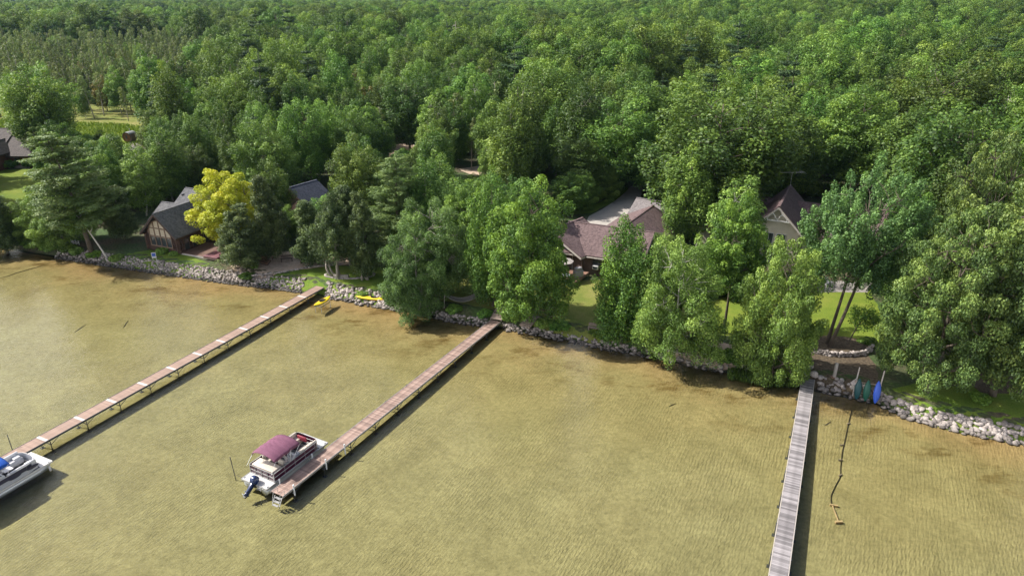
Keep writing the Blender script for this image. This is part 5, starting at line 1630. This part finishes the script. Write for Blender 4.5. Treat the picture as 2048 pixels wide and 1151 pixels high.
def bank_spots(x0, x1, per_m, o0, o1, rmin, rmax, rnd):
    out = []
    n = int((x1 - x0) * per_m)
    for k in range(n):
        x = rnd.uniform(x0, x1); o = o0 + (o1 - o0) * rnd.random()
        y = float(ys(x)) + o; r = rnd.uniform(rmin, rmax)
        z = max(float(land_z(x, y)) if o > 0 else float(bed_z(x, o)), -.3)
        out.append((x, y, z + r * .28, r))
    return out
rq = random.Random(5)
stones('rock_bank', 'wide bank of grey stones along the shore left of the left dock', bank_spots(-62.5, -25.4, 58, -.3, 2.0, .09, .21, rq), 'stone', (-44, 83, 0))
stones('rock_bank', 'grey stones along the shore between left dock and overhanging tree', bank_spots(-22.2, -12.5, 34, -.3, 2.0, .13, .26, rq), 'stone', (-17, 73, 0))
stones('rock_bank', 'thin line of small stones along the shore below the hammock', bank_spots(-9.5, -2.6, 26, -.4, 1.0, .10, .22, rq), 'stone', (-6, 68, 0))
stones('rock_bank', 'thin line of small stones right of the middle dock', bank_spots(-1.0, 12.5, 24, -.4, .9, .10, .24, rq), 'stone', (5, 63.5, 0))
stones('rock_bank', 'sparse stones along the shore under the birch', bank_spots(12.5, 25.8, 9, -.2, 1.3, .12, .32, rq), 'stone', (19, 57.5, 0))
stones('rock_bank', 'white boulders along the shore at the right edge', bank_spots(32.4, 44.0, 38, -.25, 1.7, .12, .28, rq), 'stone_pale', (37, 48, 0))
stones('rock_bank', 'scattered pale stones on the bank right of the grey dock', bank_spots(28.0, 32.4, 20, -.1, 1.8, .13, .26, rq), 'stone_pale', (30, 53, 0))
bedc = at(1672, 694, 1.0)
sp_ = []
for k in range(120):
    a = math.pi * (1.06 + .88 * k / 119); lay = k % 3
    sp_.append((bedc.x + math.cos(a) * 3.3 + rq.uniform(-.08, .08), bedc.y + math.sin(a) * 1.9 + rq.uniform(-.08, .08), 1.08 + lay * .17, rq.uniform(.12, .21)))
stones('stone_edging', 'curved dry stone wall round the bed of the silver maple', sp_, 'stone_pale', (bedc.x, bedc.y, 1), cat='stone wall')
P = [(bedc.x + math.cos(a) * 3.2, bedc.y + math.sin(a) * 1.8) for a in np.linspace(0, 2 * math.pi, 22, endpoint=False)]
mb = MB().prism([(x, y, .95) for x, y in P], (0, 0, .42)); o = mb.build('planting_bed', M['mulch']); tag(o, 'raised mulch bed around the silver maple trunks', 'planting bed')
rg = at(700, 550, 1.0); sp_ = []
for k in range(46):
    a = math.pi * (.95 + 1.15 * k / 45)
    sp_.append((rg.x + math.cos(a) * 3.0 + rq.uniform(-.06, .06), rg.y + math.sin(a) * 1.3 + rq.uniform(-.06, .06), 1.08, rq.uniform(.11, .18)))
stones('stone_edging', 'low ring of stones round the bent cedar trunks', sp_, 'stone_pale', (rg.x, rg.y, 1), cat='stone edging')
sp_ = []
for (x0, y0), (x1, y1) in (((505, 552), (560, 546)), ((560, 546), (625, 534)), ((625, 534), (690, 528))):
    for k in range(16):
        p = at(x0 + (x1 - x0) * k / 16, y0 + (y1 - y0) * k / 16, 1.0); sp_.append((p.x, p.y, 1.1, rq.uniform(.13, .2)))
pe = at(590, 540, 1)
stones('stone_edging', 'row of pale stones along the front of the patio', sp_, 'stone_pale', (pe.x, pe.y, 1), cat='stone edging')
sp_ = [(at(1614 + rq.uniform(-14, 14), 742 + rq.uniform(-10, 10), 1).x, at(1614, 742 + rq.uniform(-10, 10), 1).y, 1.02, rq.uniform(.2, .34)) for k in range(14)]
stones('stepping_stones', 'flat pale stones at the shore end of the grey dock', sp_, 'stone_pale', (sp_[0][0], sp_[0][1], 1), cat='stones')

# ------------------------------------------------------------------ kayaks and small boats
M['yellow_plastic'] = mat('yellow_plastic', (.78, .56, .03), .4, .08)
M['amber_plastic'] = mat('amber_plastic', (.70, .40, .03), .4, .1)
M['green_plastic'] = mat('green_plastic', (.01, .085, .060), .4, .1)
M['teal_plastic'] = mat('teal_plastic', (.010, .060, .070), .4, .12)
M['blue_plastic'] = mat('blue_plastic', (.04, .11, .55), .4, .1)
def kayak(label, loc, rot, L, W, top, bottom=None, cat='kayak', name='kayak'):
    root = empty(name, loc); root.rotation_euler = rot
    tag(root, label, cat)
    def hull(sgn, zs):
        def fn(u, v):
            x = (u - .5) * L; w = W / 2 * max(.02, math.sin(math.pi * min(1, max(0, u))) ** .62)
            a = (v - .5) * math.pi
            rocker = .10 * abs(2 * u - 1) ** 2.4
            return (x, w * math.sin(a), sgn * zs * math.cos(a) * (.35 + .65 * math.sin(math.pi * u) ** .5) + rocker)
        return fn
    hb = MB().grid(hull(-1, .20), 20, 10).build('hull', M[bottom or top], root, smooth=True)
    dk = MB().grid(hull(1, .13), 20, 10).build('deck', M[top], root, smooth=True)
    P = [(.05 + .48 * math.cos(a), W * .27 * math.sin(a), .135) for a in np.linspace(0, 2 * math.pi, 21)]
    MB().tube(P, .022, 6).build('cockpit_rim', M['black_plastic'], dk)
    MB().prism([p[:2] + (.118,) for p in P[:-1]], (0, 0, .012)).build('cockpit', M['black_plastic'], dk)
    MB().box((-.28, 0, .2), (.06, W * .4, .16), ry=-.2).build('seat_back', M['black_plastic'], dk)
    for x in (-L * .42, L * .42): MB().tube([(x, -.05, .13), (x, 0, .18), (x, .05, .13)], .012, 5).build('grab_handle', M['black_plastic'], dk)
    return root
k0 = at(632, 611, .9); k1 = at(657, 596, .9)
kc = (k0 + k1) / 2; ka = math.atan2(k1.y - k0.y, k1.x - k0.x)
kayak('yellow kayak with green underside on a stand in the water', (kc.x, kc.y, .95), (0, 0, ka), 2.9, .82, 'yellow_plastic', 'green_plastic')
stn = empty('kayak_stand', (kc.x, kc.y, 0), ka); tag(stn, 'metal stand in the water carrying the yellow kayak', 'stand')
for x in (-.8, .8):
    MB().beam((x, -.45, .70), (x, .45, .70), .06, .06).build('cross_bar', M['alu_dull'], stn)
    for s in (-.42, .42): MB().tube([(x, s, -.5), (x, s, .8)], .03, 6).build('leg', M['alu_dull'], stn)
for s in (-.42, .42): MB().beam((-.8, s, .64), (.8, s, .64), .05, .05).build('side_bar', M['green_plastic'], stn)
k0 = at(710, 585, 1.05); k1 = at(786, 590, 1.05); kc = (k0 + k1) / 2
kz = float(land_z(kc.x, kc.y))
kayak('amber yellow canoe lying on the grass above the stones', (kc.x, kc.y, kz + .22), (0, 0, math.atan2(k1.y - k0.y, k1.x - k0.x)), 4.5, .72, 'yellow_plastic', 'amber_plastic', 'canoe', 'canoe')
# kayak rack on the right: two poles, three kayaks leaning
rk = [at(1722, 790, .9), at(1758, 796, .9)]
ra = math.atan2(rk[1].y - rk[0].y, rk[1].x - rk[0].x)
rack = empty('kayak_rack', ((rk[0].x + rk[1].x) / 2, (rk[0].y + rk[1].y) / 2 + .7, float(land_z(31.2, 52.6))), ra)
tag(rack, 'timber rack with two tall posts holding three kayaks', 'rack')
for x in (-.95, 1.0):
    MB().beam((x, .25, -.1), (x + .1, .5, 2.7), .09, .09).build('post', M['trim_pale'], rack)
for z in (.35, 1.4): MB().beam((-1.05, .2, z), (1.1, .2, z), .08, .08).build('rail', M['old_wood'], rack)
for i, (x, mt_, lab, ln) in enumerate([(-.72, 'teal_plastic', 'dark teal kayak leaning leftmost on the rack', 1.95), (-.02, 'green_plastic', 'dark green kayak leaning in the middle of the rack', 1.95), (.78, 'blue_plastic', 'bright blue kayak leaning rightmost on the rack', 2.1)]):
    wp = rack.matrix_basis @ Vector((x, -.28, .92))
    Yk = Vector((math.cos(ra), math.sin(ra), 0)); back = Vector((-math.sin(ra), math.cos(ra), 0))
    Xk = (Vector((0, 0, 1)) + back * .22).normalized(); Zk = Xk.cross(Yk)
    kayak(lab, wp, Matrix((Xk, Yk, Zk)).transposed().to_euler(), ln, .58, mt_)
# posts, bird house
def small(name, label, cat, px_, py_, z=None):
    p = at(px_, py_, 1.0); p.z = float(land_z(p.x, p.y)) if z is None else z
    return tag(empty(name, p), label, cat)
o = small('timber_post', 'pale square timber post standing on the bare bank', 'post', 1669, 750)
MB().box((0, 0, .75), (.22, .22, 1.5)).build('post', M['trim_pale'], o, bevel=.01); MB().box((0, 0, .04), (.5, .4, .1)).build('base', M['deck_wood'], o)
o = small('bird_house', 'small grey bird house on a post beside the kayaks', 'bird house', 1711, 775)
MB().box((0, 0, .55), (.09, .09, 1.1)).build('post', M['old_wood'], o)
MB().box((0, 0, 1.25), (.5, .42, .42)).build('box', M['trim_pale'], o)
rf = MB()
for s in (-1, 1): rf.prism([(0, -.3, 1.82), (0, .3, 1.82), (s * .4, .3, 1.42), (s * .4, -.3, 1.42)][::s], (0, 0, .04))
rf.build('roof', M['stone_pale'], o); MB().tube([(0, -.22, 1.28), (0, -.2, 1.28)], .06, 10).build('entrance_hole', M['black_plastic'], o)

# ------------------------------------------------------------------ hose line with floats in the water at right
M['rope_net'] = mat('rope_net', (.20, .18, .15), .9, .3, 8)
M['hose'] = mat('hose', (.045, .035, .025), .6, .2)
M['raw_wood'] = mat('raw_wood', (.52, .38, .22), .8, .2, 4)
hp = [(1704, 818), (1697, 845), (1690, 880), (1684, 905), (1681, 935), (1681, 952), (1670, 972), (1662, 990), (1662, 1003), (1664, 1010)]
W_ = [on_bed(x, y) for x, y in hp]
o_ = W_[0]
root = empty('intake_hose', (o_.x, o_.y, 0)); tag(root, 'dark hose with wooden floats lying in the water right of the grey dock', 'hose')
pts = []
for a, b in zip(W_[:-1], W_[1:]):
    for k in range(4): pts.append(a.lerp(b, k / 4))
pts.append(W_[-1])
pts = [(pts[max(0, i - 1)] + pts[i] * 2 + pts[min(len(pts) - 1, i + 1)]) / 4 for i in range(len(pts))]
MB().tube([(p.x - o_.x, p.y - o_.y, p.z) for p in pts], .032, 8).build('hose', M['hose'], root, smooth=True)
for (x, y, a) in ((1697, 846, .4), (1684, 889, .1), (1681, 919, 0), (1681, 949, .5)):
    p = on_bed(x, y, .1)
    MB().box((p.x - o_.x, p.y - o_.y, p.z), (.34, .08, .07), a).build('float', M['old_wood'], root)
root2 = empty('timber_float', on_bed(1664, 1011, .04)); tag(root2, 'T shaped timber float at the end of the dark hose', 'float')
q0 = on_bed(1664, 1011, .04); q1 = on_bed(1677, 1045, .04)
MB().beam((0, 0, .06), (q1.x - q0.x, q1.y - q0.y, .06), .07, .07).build('shaft', M['raw_wood'], root2)
MB().box((.12, -.02, .07), (.55, .13, .12), -.25).build('cross_bar', M['raw_wood'], root2)
MB().box((q1.x - q0.x, q1.y - q0.y, .07), (.5, .16, .14), .05).build('end_bar', M['raw_wood'], root2)

# mooring stake and twigs
def stake(px_, py_, h, label, lean=0.0):
    p = at(px_, py_, 0); o = MB().tube([(0, 0, -1.0), (0, 0, h)], .03, 6).build('mooring_stake', M['dock_frame_dark'], loc=(p.x, p.y, 0), rot=(0, lean, 0)); tag(o, label, 'stake')
stake(469, 948, 1.6, 'thin dark stake in the water left of the maroon topped boat', -.05)
pA, pB = at(469, 948, .45), at(508, 955, .7)
o = MB().tube([tuple(pA), tuple((pA + pB) / 2 - Vector((0, 0, .2))), tuple(pB)], .014, 5).build('mooring_rope', M['rope']); tag(o, 'dark mooring rope from stake to the maroon topped boat', 'rope')
stake(27, 905, 1.7, 'thin stake beside the left dock behind the blue topped boat')
for (a, b, lab) in [((150, 664), (172, 648), 'thin sunken branch left of the left dock, nearer the shore stones'), ((246, 655), (257, 640), 'short dark stick on the lake bed left of the left dock'), ((1338, 812), (1352, 806), 'dark forked twig on the sand left of the grey dock'),
                    ((0, 556), (98, 526), 'long thin branch lying in the shallows at the far left'), ((1650, 850), (1662, 842), 'curved twig on the lake bed right of the grey dock'), ((2, 530), (45, 518), 'thin branch in the shallows nearest the left edge')]:
    A_, B_ = on_bed(*a, .03), on_bed(*b, .03)
    pts = [A_.lerp(B_, t) + Vector((rq.uniform(-.06, .06), rq.uniform(-.06, .06), 0)) * (B_ - A_).length * .35 for t in np.linspace(0, 1, 7)]
    mb = MB().tube([(p - A_) for p in pts], [.02, .03, .035, .035, .03, .025, .012], 5)
    for k in (2, 4): mb.tube([pts[k] - A_, pts[k] - A_ + Vector((rq.uniform(-.4, .4), rq.uniform(-.4, .4), .02))], [.018, .006], 4)
    o = mb.build('sunken_branch', M['hose'], loc=A_); tag(o, lab, 'branch')

# ------------------------------------------------------------------ garden things
def adirondack(label, px_, py_, rz, mt='white'):
    p = at(px_, py_, 1.0); p.z = float(land_z(p.x, p.y))
    root = empty('garden_chair', p, rz); tag(root, label, 'chair')
    for i in range(5): MB().box((0, -.24 + i * .12, .36), (.56, .10, .025), ry=.18).build('seat_slat', M[mt], root)
    for i in range(5): MB().box((-.42, -.24 + i * .12, .68), (.025, .10, .8 - .08 * abs(i - 2)), ry=-.4).build('back_slat', M[mt], root)
    for s in (-.34, .34):
        MB().box((-.02, s, .56), (.72, .12, .03)).build('armrest', M[mt], root)
        MB().box((.26, s * .92, .28), (.08, .04, .56)).build('leg', M[mt], root); MB().beam((.3, s * .85, .36), (-.55, s * .85, .05), .03, .1).build('rear_leg', M[mt], root)
    return root
p = at(75, 486, 1.0); p.z = float(land_z(p.x, p.y))
lc = tag(empty('lounge_chair', p, .5), 'white reclining lounge chair on the shore at left', 'chair')
for i in range(8): MB().box((-.35 + i * .16, 0, .34), (.13, .62, .03)).build('seat_slat', M['white'], lc)
for i in range(6): MB().box((.98 + i * .075, 0, .40 + i * .14), (.05, .62, .12), ry=.5).build('back_slat', M['white'], lc)
for s in (-.3, .3):
    MB().beam((-.45, s, .30), (.95, s, .30), .04, .06).build('side_rail', M['white'], lc); MB().beam((.92, s, .32), (1.42, s, 1.15), .04, .05).build('back_rail', M['white'], lc)
    for x in (-.3, .8): MB().box((x, s, .14), (.05, .05, .32)).build('leg', M['white'], lc)
adirondack('white garden chair under the trees left of the leaning birch', 152, 490, 1.2); adirondack('white garden chair behind the lounge chair', 86, 470, 2.0)
# blue and white sign below the arched window
o = small('yard_sign', 'small blue and white sign on the lawn below the arched window', 'sign', 309, 517)
MB().box((0, 0, .75), (.55, .05, .75), .25).build('panel', M['white'], o); M['sign_blue'] = mat('sign_blue', (.05, .11, .42), .5, .05)
MB().box((.01, -.035, .82), (.42, .02, .42), .25).build('blue_field', M['sign_blue'], o)
for s in (-.22, .22): MB().box((s, 0, .2), (.04, .04, .4)).build('leg', M['white'], o)
# deck and maroon spa cover beside the log house
dk = empty('timber_deck', (-41.9, 87.0, 1.0), math.atan2(-.378, .926)); tag(dk, 'timber deck along the side of the dark log house', 'deck')
meP = MB().box((0, 0, 0), (.14, 4.6, .04)).mesh('plank', M['deck_dark'])
for i in range(40): link_mesh('plank', meP, dk, (-2.2 + i * .152, .2, .22 + random.uniform(-.003, .003)))
MB().box((.85, -2.16, .10), (6.3, .06, .22)).build('rim_joist', M['trim_pale'], dk); MB().box((3.92, .2, .10), (.06, 4.7, .22)).build('rim_joist', M['trim_pale'], dk)
sc = at(433, 509, 1.5); sp = tag(empty('spa_tub', (sc.x, sc.y, 1.24), math.atan2(-.378, .926)), 'sunken spa with flat maroon cover on the timber deck', 'spa')
M['spa_cover'] = mat('spa_cover', (.17, .070, .085), .6, .12)
MB().box((0, 0, .12), (2.3, 2.3, .24)).build('cabinet', M['deck_dark'], sp); 
for s in (-.58, .58): MB().box((s, 0, .30), (1.15, 2.36, .12)).build('cover_half', M['spa_cover'], sp, bevel=.03)
# fire ring
o = small('fire_pit', 'round stone fire pit on the patio', 'fire pit', 463, 524)
for lay in range(3):
    for k in range(14):
        a = 2 * math.pi * (k + .5 * (lay % 2)) / 14
        MB().box((math.cos(a) * .72, math.sin(a) * .72, .09 + lay * .16), (.26, .31, .155), a).build('block', M['stone_pale'], o)
MB().tube([(0, 0, .02), (0, 0, .2)], .6, 16).build('ash_bed', M['black_plastic'], o)
adirondack('red brown garden chair left of the fire pit', 450, 522, .3, 'deck_dark'); adirondack('red brown garden chair right of the fire pit', 484, 532, 2.6, 'deck_wood')
# low patio deck of boards
P4 = [at(x, y, 1.25) for x, y in ((505, 505), (546, 514), (534, 528), (508, 522))]
pd = tag(empty('board_deck', (P4[0].x, P4[0].y, 1.0)), 'low weathered board deck in the middle of the patio', 'deck')
for k in range(16):
    a = P4[0].lerp(P4[3], (k + .5) / 16) - Vector((P4[0].x, P4[0].y, 1)); b = P4[1].lerp(P4[2], (k + .5) / 16) - Vector((P4[0].x, P4[0].y, 1))
    MB().beam(a, b, (P4[3] - P4[0]).length / 16 * .88, .05).build('board', M['deck_wood'], pd)
for a, b in ((3, 2), (2, 1), (0, 3)): MB().beam(P4[a] - Vector((P4[0].x, P4[0].y, 1.12)), P4[b] - Vector((P4[0].x, P4[0].y, 1.12)), .06, .2).build('rim_joist', M['trim_dark'], pd)
def bench(label, px_, py_, rz, mt):
    p = at(px_, py_, 1.0); root = tag(empty('garden_bench', p, rz), label, 'bench')
    for i in range(3): MB().box((0, -.14 + i * .15, .45), (1.5, .13, .04)).build('seat_slat', M[mt], root)
    for i in range(2): MB().box((0, .24, .62 + i * .17), (1.5, .03, .13)).build('back_slat', M[mt], root)
    for s in (-.65, .65): MB().box((s, 0, .22), (.07, .4, .44)).build('leg', M[mt], root)
bench('dark garden bench under the cedars on the patio', 574, 523, .2, 'trim_dark'); bench('dark bench at the right end of the patio', 612, 528, -.3, 'trim_dark')
# log bench in the stone ring
p = at(683, 556, 1.0); o = MB().tube([(-.9, 0, .28), (.9, -.1, .28)], .24, 10).build('fallen_log', M['bark_grey'], loc=p); tag(o, 'pale log lying in the stone ring below the bent cedars', 'log')
# bare bent trunks of the old cedars
for k, (x0, y0, x1, y1, lab, r) in enumerate([(668, 553, 655, 526, 'bare trunk curving left out of the stone ring', .16), (676, 552, 661, 515, 'second bare trunk leaning left beside the curved one', .14), (680, 556, 672, 492, 'upright bare trunk in the middle of the stone ring', .15), (724, 560, 728, 525, 'pale twin stem at the right end of the stone ring', .14)]):
    a, b = at(x0, y0, 1.0), at(x1, y1 + 26, 1.0)
    hgt = max(2.2, height_at(y1, a.y) - 1)
    dx = (x1 - x0) * a.length / F_PX
    pts = [(0, 0, -.1), (dx * .75, 0, hgt * .18), (dx * 1.1, .1, hgt * .5), (dx, .2, hgt)]
    if k > 1: pts = [(0, 0, -.1), (dx * .3, 0, hgt * .3), (dx * .7, .1, hgt * .65), (dx, .2, hgt)]
    o = MB().tube(pts, [r * 1.2, r, r * .9, r * .7], 8).build('bare_trunk', M['bark_grey'], loc=a, smooth=True); tag(o, lab, 'trunk')
# stone terrace wall behind the ring
tw = at(705, 512, 1.0)
sp_ = [(tw.x + rq.uniform(-3.6, 3.6), tw.y + rq.uniform(0, 3.2), 1.05, rq.uniform(.2, .4)) for k in range(130)]
stones('rock_terrace', 'pale rock terrace seen behind the bent cedars', sp_, 'stone_pale', (tw.x, tw.y, 1), cat='rocks')
# hammock
h0, h1 = at(888, 614, 1.0), at(967, 606, 1.0)
hm = tag(empty('hammock', (h0.x, h0.y, 1.0)), 'rope hammock slung between two posts above the middle dock bank', 'hammock')
D_ = h1 - h0
MB().beam((0, 0, -.1), (.12, 0, 1.5), .12, .12).build('post', M['bark_grey'], hm); MB().beam((D_.x, D_.y, -.1), (D_.x, D_.y, 1.4), .12, .12).build('post', M['bark_grey'], hm)
perp = Vector((-D_.y, D_.x, 0)).normalized()
def hmk(u, v):
    c = D_ * (.06 + .88 * u); w = .55 * min(1, 6 * min(u, 1 - u) + .05)
    p = c + perp * (v - .5) * 2 * w
    return (p.x, p.y, 1.32 - .62 * math.sin(math.pi * u) - .10 * math.cos((v - .5) * math.pi) * math.sin(math.pi * u))
MB().grid(hmk, 20, 6).build('netting', M['rope_net'], hm, solid=.02)
for s in (0, 1): MB().tube([hmk(u, s) for u in np.linspace(0, 1, 15)], .02, 5).build('edge_rope', M['trim_pale'], hm)
for a, b in (((.06, 0, 1.4), hmk(0, .5)), (tuple(D_ + Vector((0, 0, 1.32))), hmk(1, .5))): MB().tube([a, b], .02, 5).build('hanging_rope', M['trim_pale'], hm)
# deck, grill, parasol and furniture of the maroon roofed house
P4 = [at(x, y, 1.55) for x, y in ((1100, 552), (1140, 540), (1178, 544), (1148, 566))]
O4 = Vector((P4[3].x, P4[3].y, 1.0))
pd = tag(empty('timber_deck', O4), 'reddish timber deck at the corner of the maroon roofed house', 'deck')
for k in range(26):
    a = P4[3].lerp(P4[2], (k + .5) / 26) - O4; b = P4[0].lerp(P4[1], (k + .5) / 26) - O4
    MB().beam(a, b, (P4[2] - P4[3]).length / 26 * .93, .05).build('plank', M['deck_wood'], pd)
for a, b in ((3, 2), (0, 3)): MB().beam(P4[a] - O4 - Vector((0, 0, .14)), P4[b] - O4 - Vector((0, 0, .14)), .06, .26).build('rim_joist', M['trim_brown'], pd)
for q_ in P4: MB().box(tuple(q_ - O4 - Vector((0, 0, .3))), (.14, .14, .55)).build('footing', M['trim_dark'], pd)
p = at(1156, 553, 1.58); gl_ = tag(empty('covered_grill', p, .5), 'barbecue under a grey cover on the timber deck', 'grill')
M['grey_cover'] = mat('grey_cover', (.34, .33, .34), .7, .15, 4, bump=.6, bump_scale=5)
gb = MB(); gb.prism([(-.62, -.32, 0), (.62, -.32, 0), (.62, .32, 0), (-.62, .32, 0)], (0, 0, .85)); gb.prism([(-.45, -.28, .85), (.45, -.28, .85), (.45, .28, .85), (-.45, .28, .85)], (0, 0, .38)); gb.build('cover', M['grey_cover'], gl_, bevel=.12)
p = at(1126, 551, 1.58); um = tag(empty('parasol', p), 'pale open parasol on the timber deck', 'parasol')
MB().tube([(0, 0, 0), (0, 0, 2.25)], .03, 8).build('pole', M['alu_dull'], um)
cn = MB(); k8 = 8
cn.add([(0, 0, 2.35)] + [(1.25 * math.cos(2 * math.pi * i / k8), 1.25 * math.sin(2 * math.pi * i / k8), 1.9) for i in range(k8)], [(0, 1 + i, 1 + (i + 1) % k8) for i in range(k8)])
cn.build('canopy', M['trim_pale'], um, solid=.02)
for i in range(k8): MB().tube([(0, 0, 2.3), (1.2 * math.cos(2 * math.pi * i / k8), 1.2 * math.sin(2 * math.pi * i / k8), 1.86)], .012, 4).build('rib', M['alu_dull'], um)
MB().tube([(0, 0, 0), (0, 0, .1)], .3, 12).build('base', M['grey_cover'], um)
p = at(1130, 557, 1.58); tb = tag(empty('patio_table', p), 'round glass patio table under the pale parasol', 'table')
MB().tube([(0, -.5, .7), (0, -.5, .73)], .55, 18).build('table_top', M['grey_panel'], tb)
for a in (0, 2.1, 4.2): MB().tube([(.4 * math.cos(a), -.5 + .4 * math.sin(a), 0), (.1 * math.cos(a), -.5 + .1 * math.sin(a), .7)], .02, 6).build('leg', M['alu_dull'], tb)
# terrace of the cream gabled house, half hidden by the silver maple
patch('terrace', [(1590, 575), (1640, 560), (1745, 566), (1735, 585), (1640, 584)], M['gravel'], .02, label='stone terrace behind the silver maple', cat='terrace')
M['orange'] = mat('orange', (.75, .33, .08), .6, .1)
p = at(1634, 566, 1.0); fl = tag(empty('flower_pot', p), 'orange flowers in a pot on the stone terrace', 'flower pot')
MB().tube([(0, 0, 0), (0, 0, .4)], [.2, .28], 12).build('pot', M['siding_cream'], fl)
rng_ = np.random.default_rng(4); pp = rng_.normal(size=(260, 3)) * np.array([.24, .24, .16]) + np.array([0, 0, .62])
me = leaf_mesh('flowers', pp, rng_.normal(size=(260, 3)) + np.array([0, 0, .6]), np.full(260, .14), rng_.random(260), M['orange'], rng_); link_mesh('flowers', me, fl)
bench('white bench on the stone terrace', 1612, 572, .1, 'white')
adirondack('white garden chair on the stone terrace', 1655, 572, -1.3)
bench('low wooden seat on the bank in front of the young maple', 1190, 663, -.35, 'old_wood')

# tall grass of the meadow
rng_ = np.random.default_rng(9)
mp_ = [at(x, y, 1.0) for x, y in ((-60, 236), (120, 243), (255, 250), (330, 262), (330, 290), (230, 296), (130, 285), (75, 285), (60, 262), (-60, 262))]
mpoly = [(v.x, v.y) for v in mp_]; GX = []
while len(GX) < 9000:
    x, y = rng_.uniform(-150, -70), rng_.uniform(150, 215)
    if inside(x, y, mpoly) and math.hypot(x - sp_[0][0], 0) > -1 and math.hypot(x + 90.7, y - 163) > 3.2: GX.append((x, y, 1.0 + .25))
GX = np.array(GX)
me = leaf_mesh('meadow_grass', GX, rng_.normal(size=(len(GX), 3)) * np.array([1, 1, .25]), rng_.uniform(.5, 1.0, len(GX)), rng_.random(len(GX)), M['grass_blade'], rng_, .22, .05, np.array([[0, 0, 1.0]]) + rng_.normal(size=(len(GX), 3)) * .25)
tag(link_mesh('meadow_grass', me), 'tall green meadow grass around the barrel sauna', 'grass', kind='stuff')
# reeds in the shallows left of the grey dock
GX = []
while len(GX) < 1500:
    q = at(rng_.uniform(1455, 1590), rng_.uniform(742, 775), 0)
    if abs(q.y - float(ys(q.x))) < 1.6: GX.append((q.x, q.y, .25))
GX = np.array(GX)
me = leaf_mesh('reeds', GX, rng_.normal(size=(len(GX), 3)) * np.array([1, 1, .2]), rng_.uniform(.5, .9, len(GX)), rng_.random(len(GX)) * .5, M['leaf_shrub'], rng_, .10, .03, np.array([[0, 0, 1.0]]) + rng_.normal(size=(len(GX), 3)) * .18)
tag(link_mesh('reeds', me), 'thin green reeds in the shallows left of the grey dock', 'reeds', kind='stuff')

# ------------------------------------------------------------------ air
hz = MB().box((0, 0, 20.0), (12600, 12800, 44.0))
HAZE = 0.00004
m = bpy.data.materials.new('haze'); m.use_nodes = True
nt = m.node_tree; nt.nodes.remove(nt.nodes['Principled BSDF'])
pv = nt.nodes.new('ShaderNodeVolumePrincipled')
pv.inputs['Color'].default_value = (.42, .68, 1.0, 1); pv.inputs['Density'].default_value = HAZE; pv.inputs['Anisotropy'].default_value = .1
nt.links.new(pv.outputs[0], nt.nodes['Material Output'].inputs['Volume'])
tag(hz.build('haze', m), 'thin pale air haze over the wood', 'haze', kind='stuff')
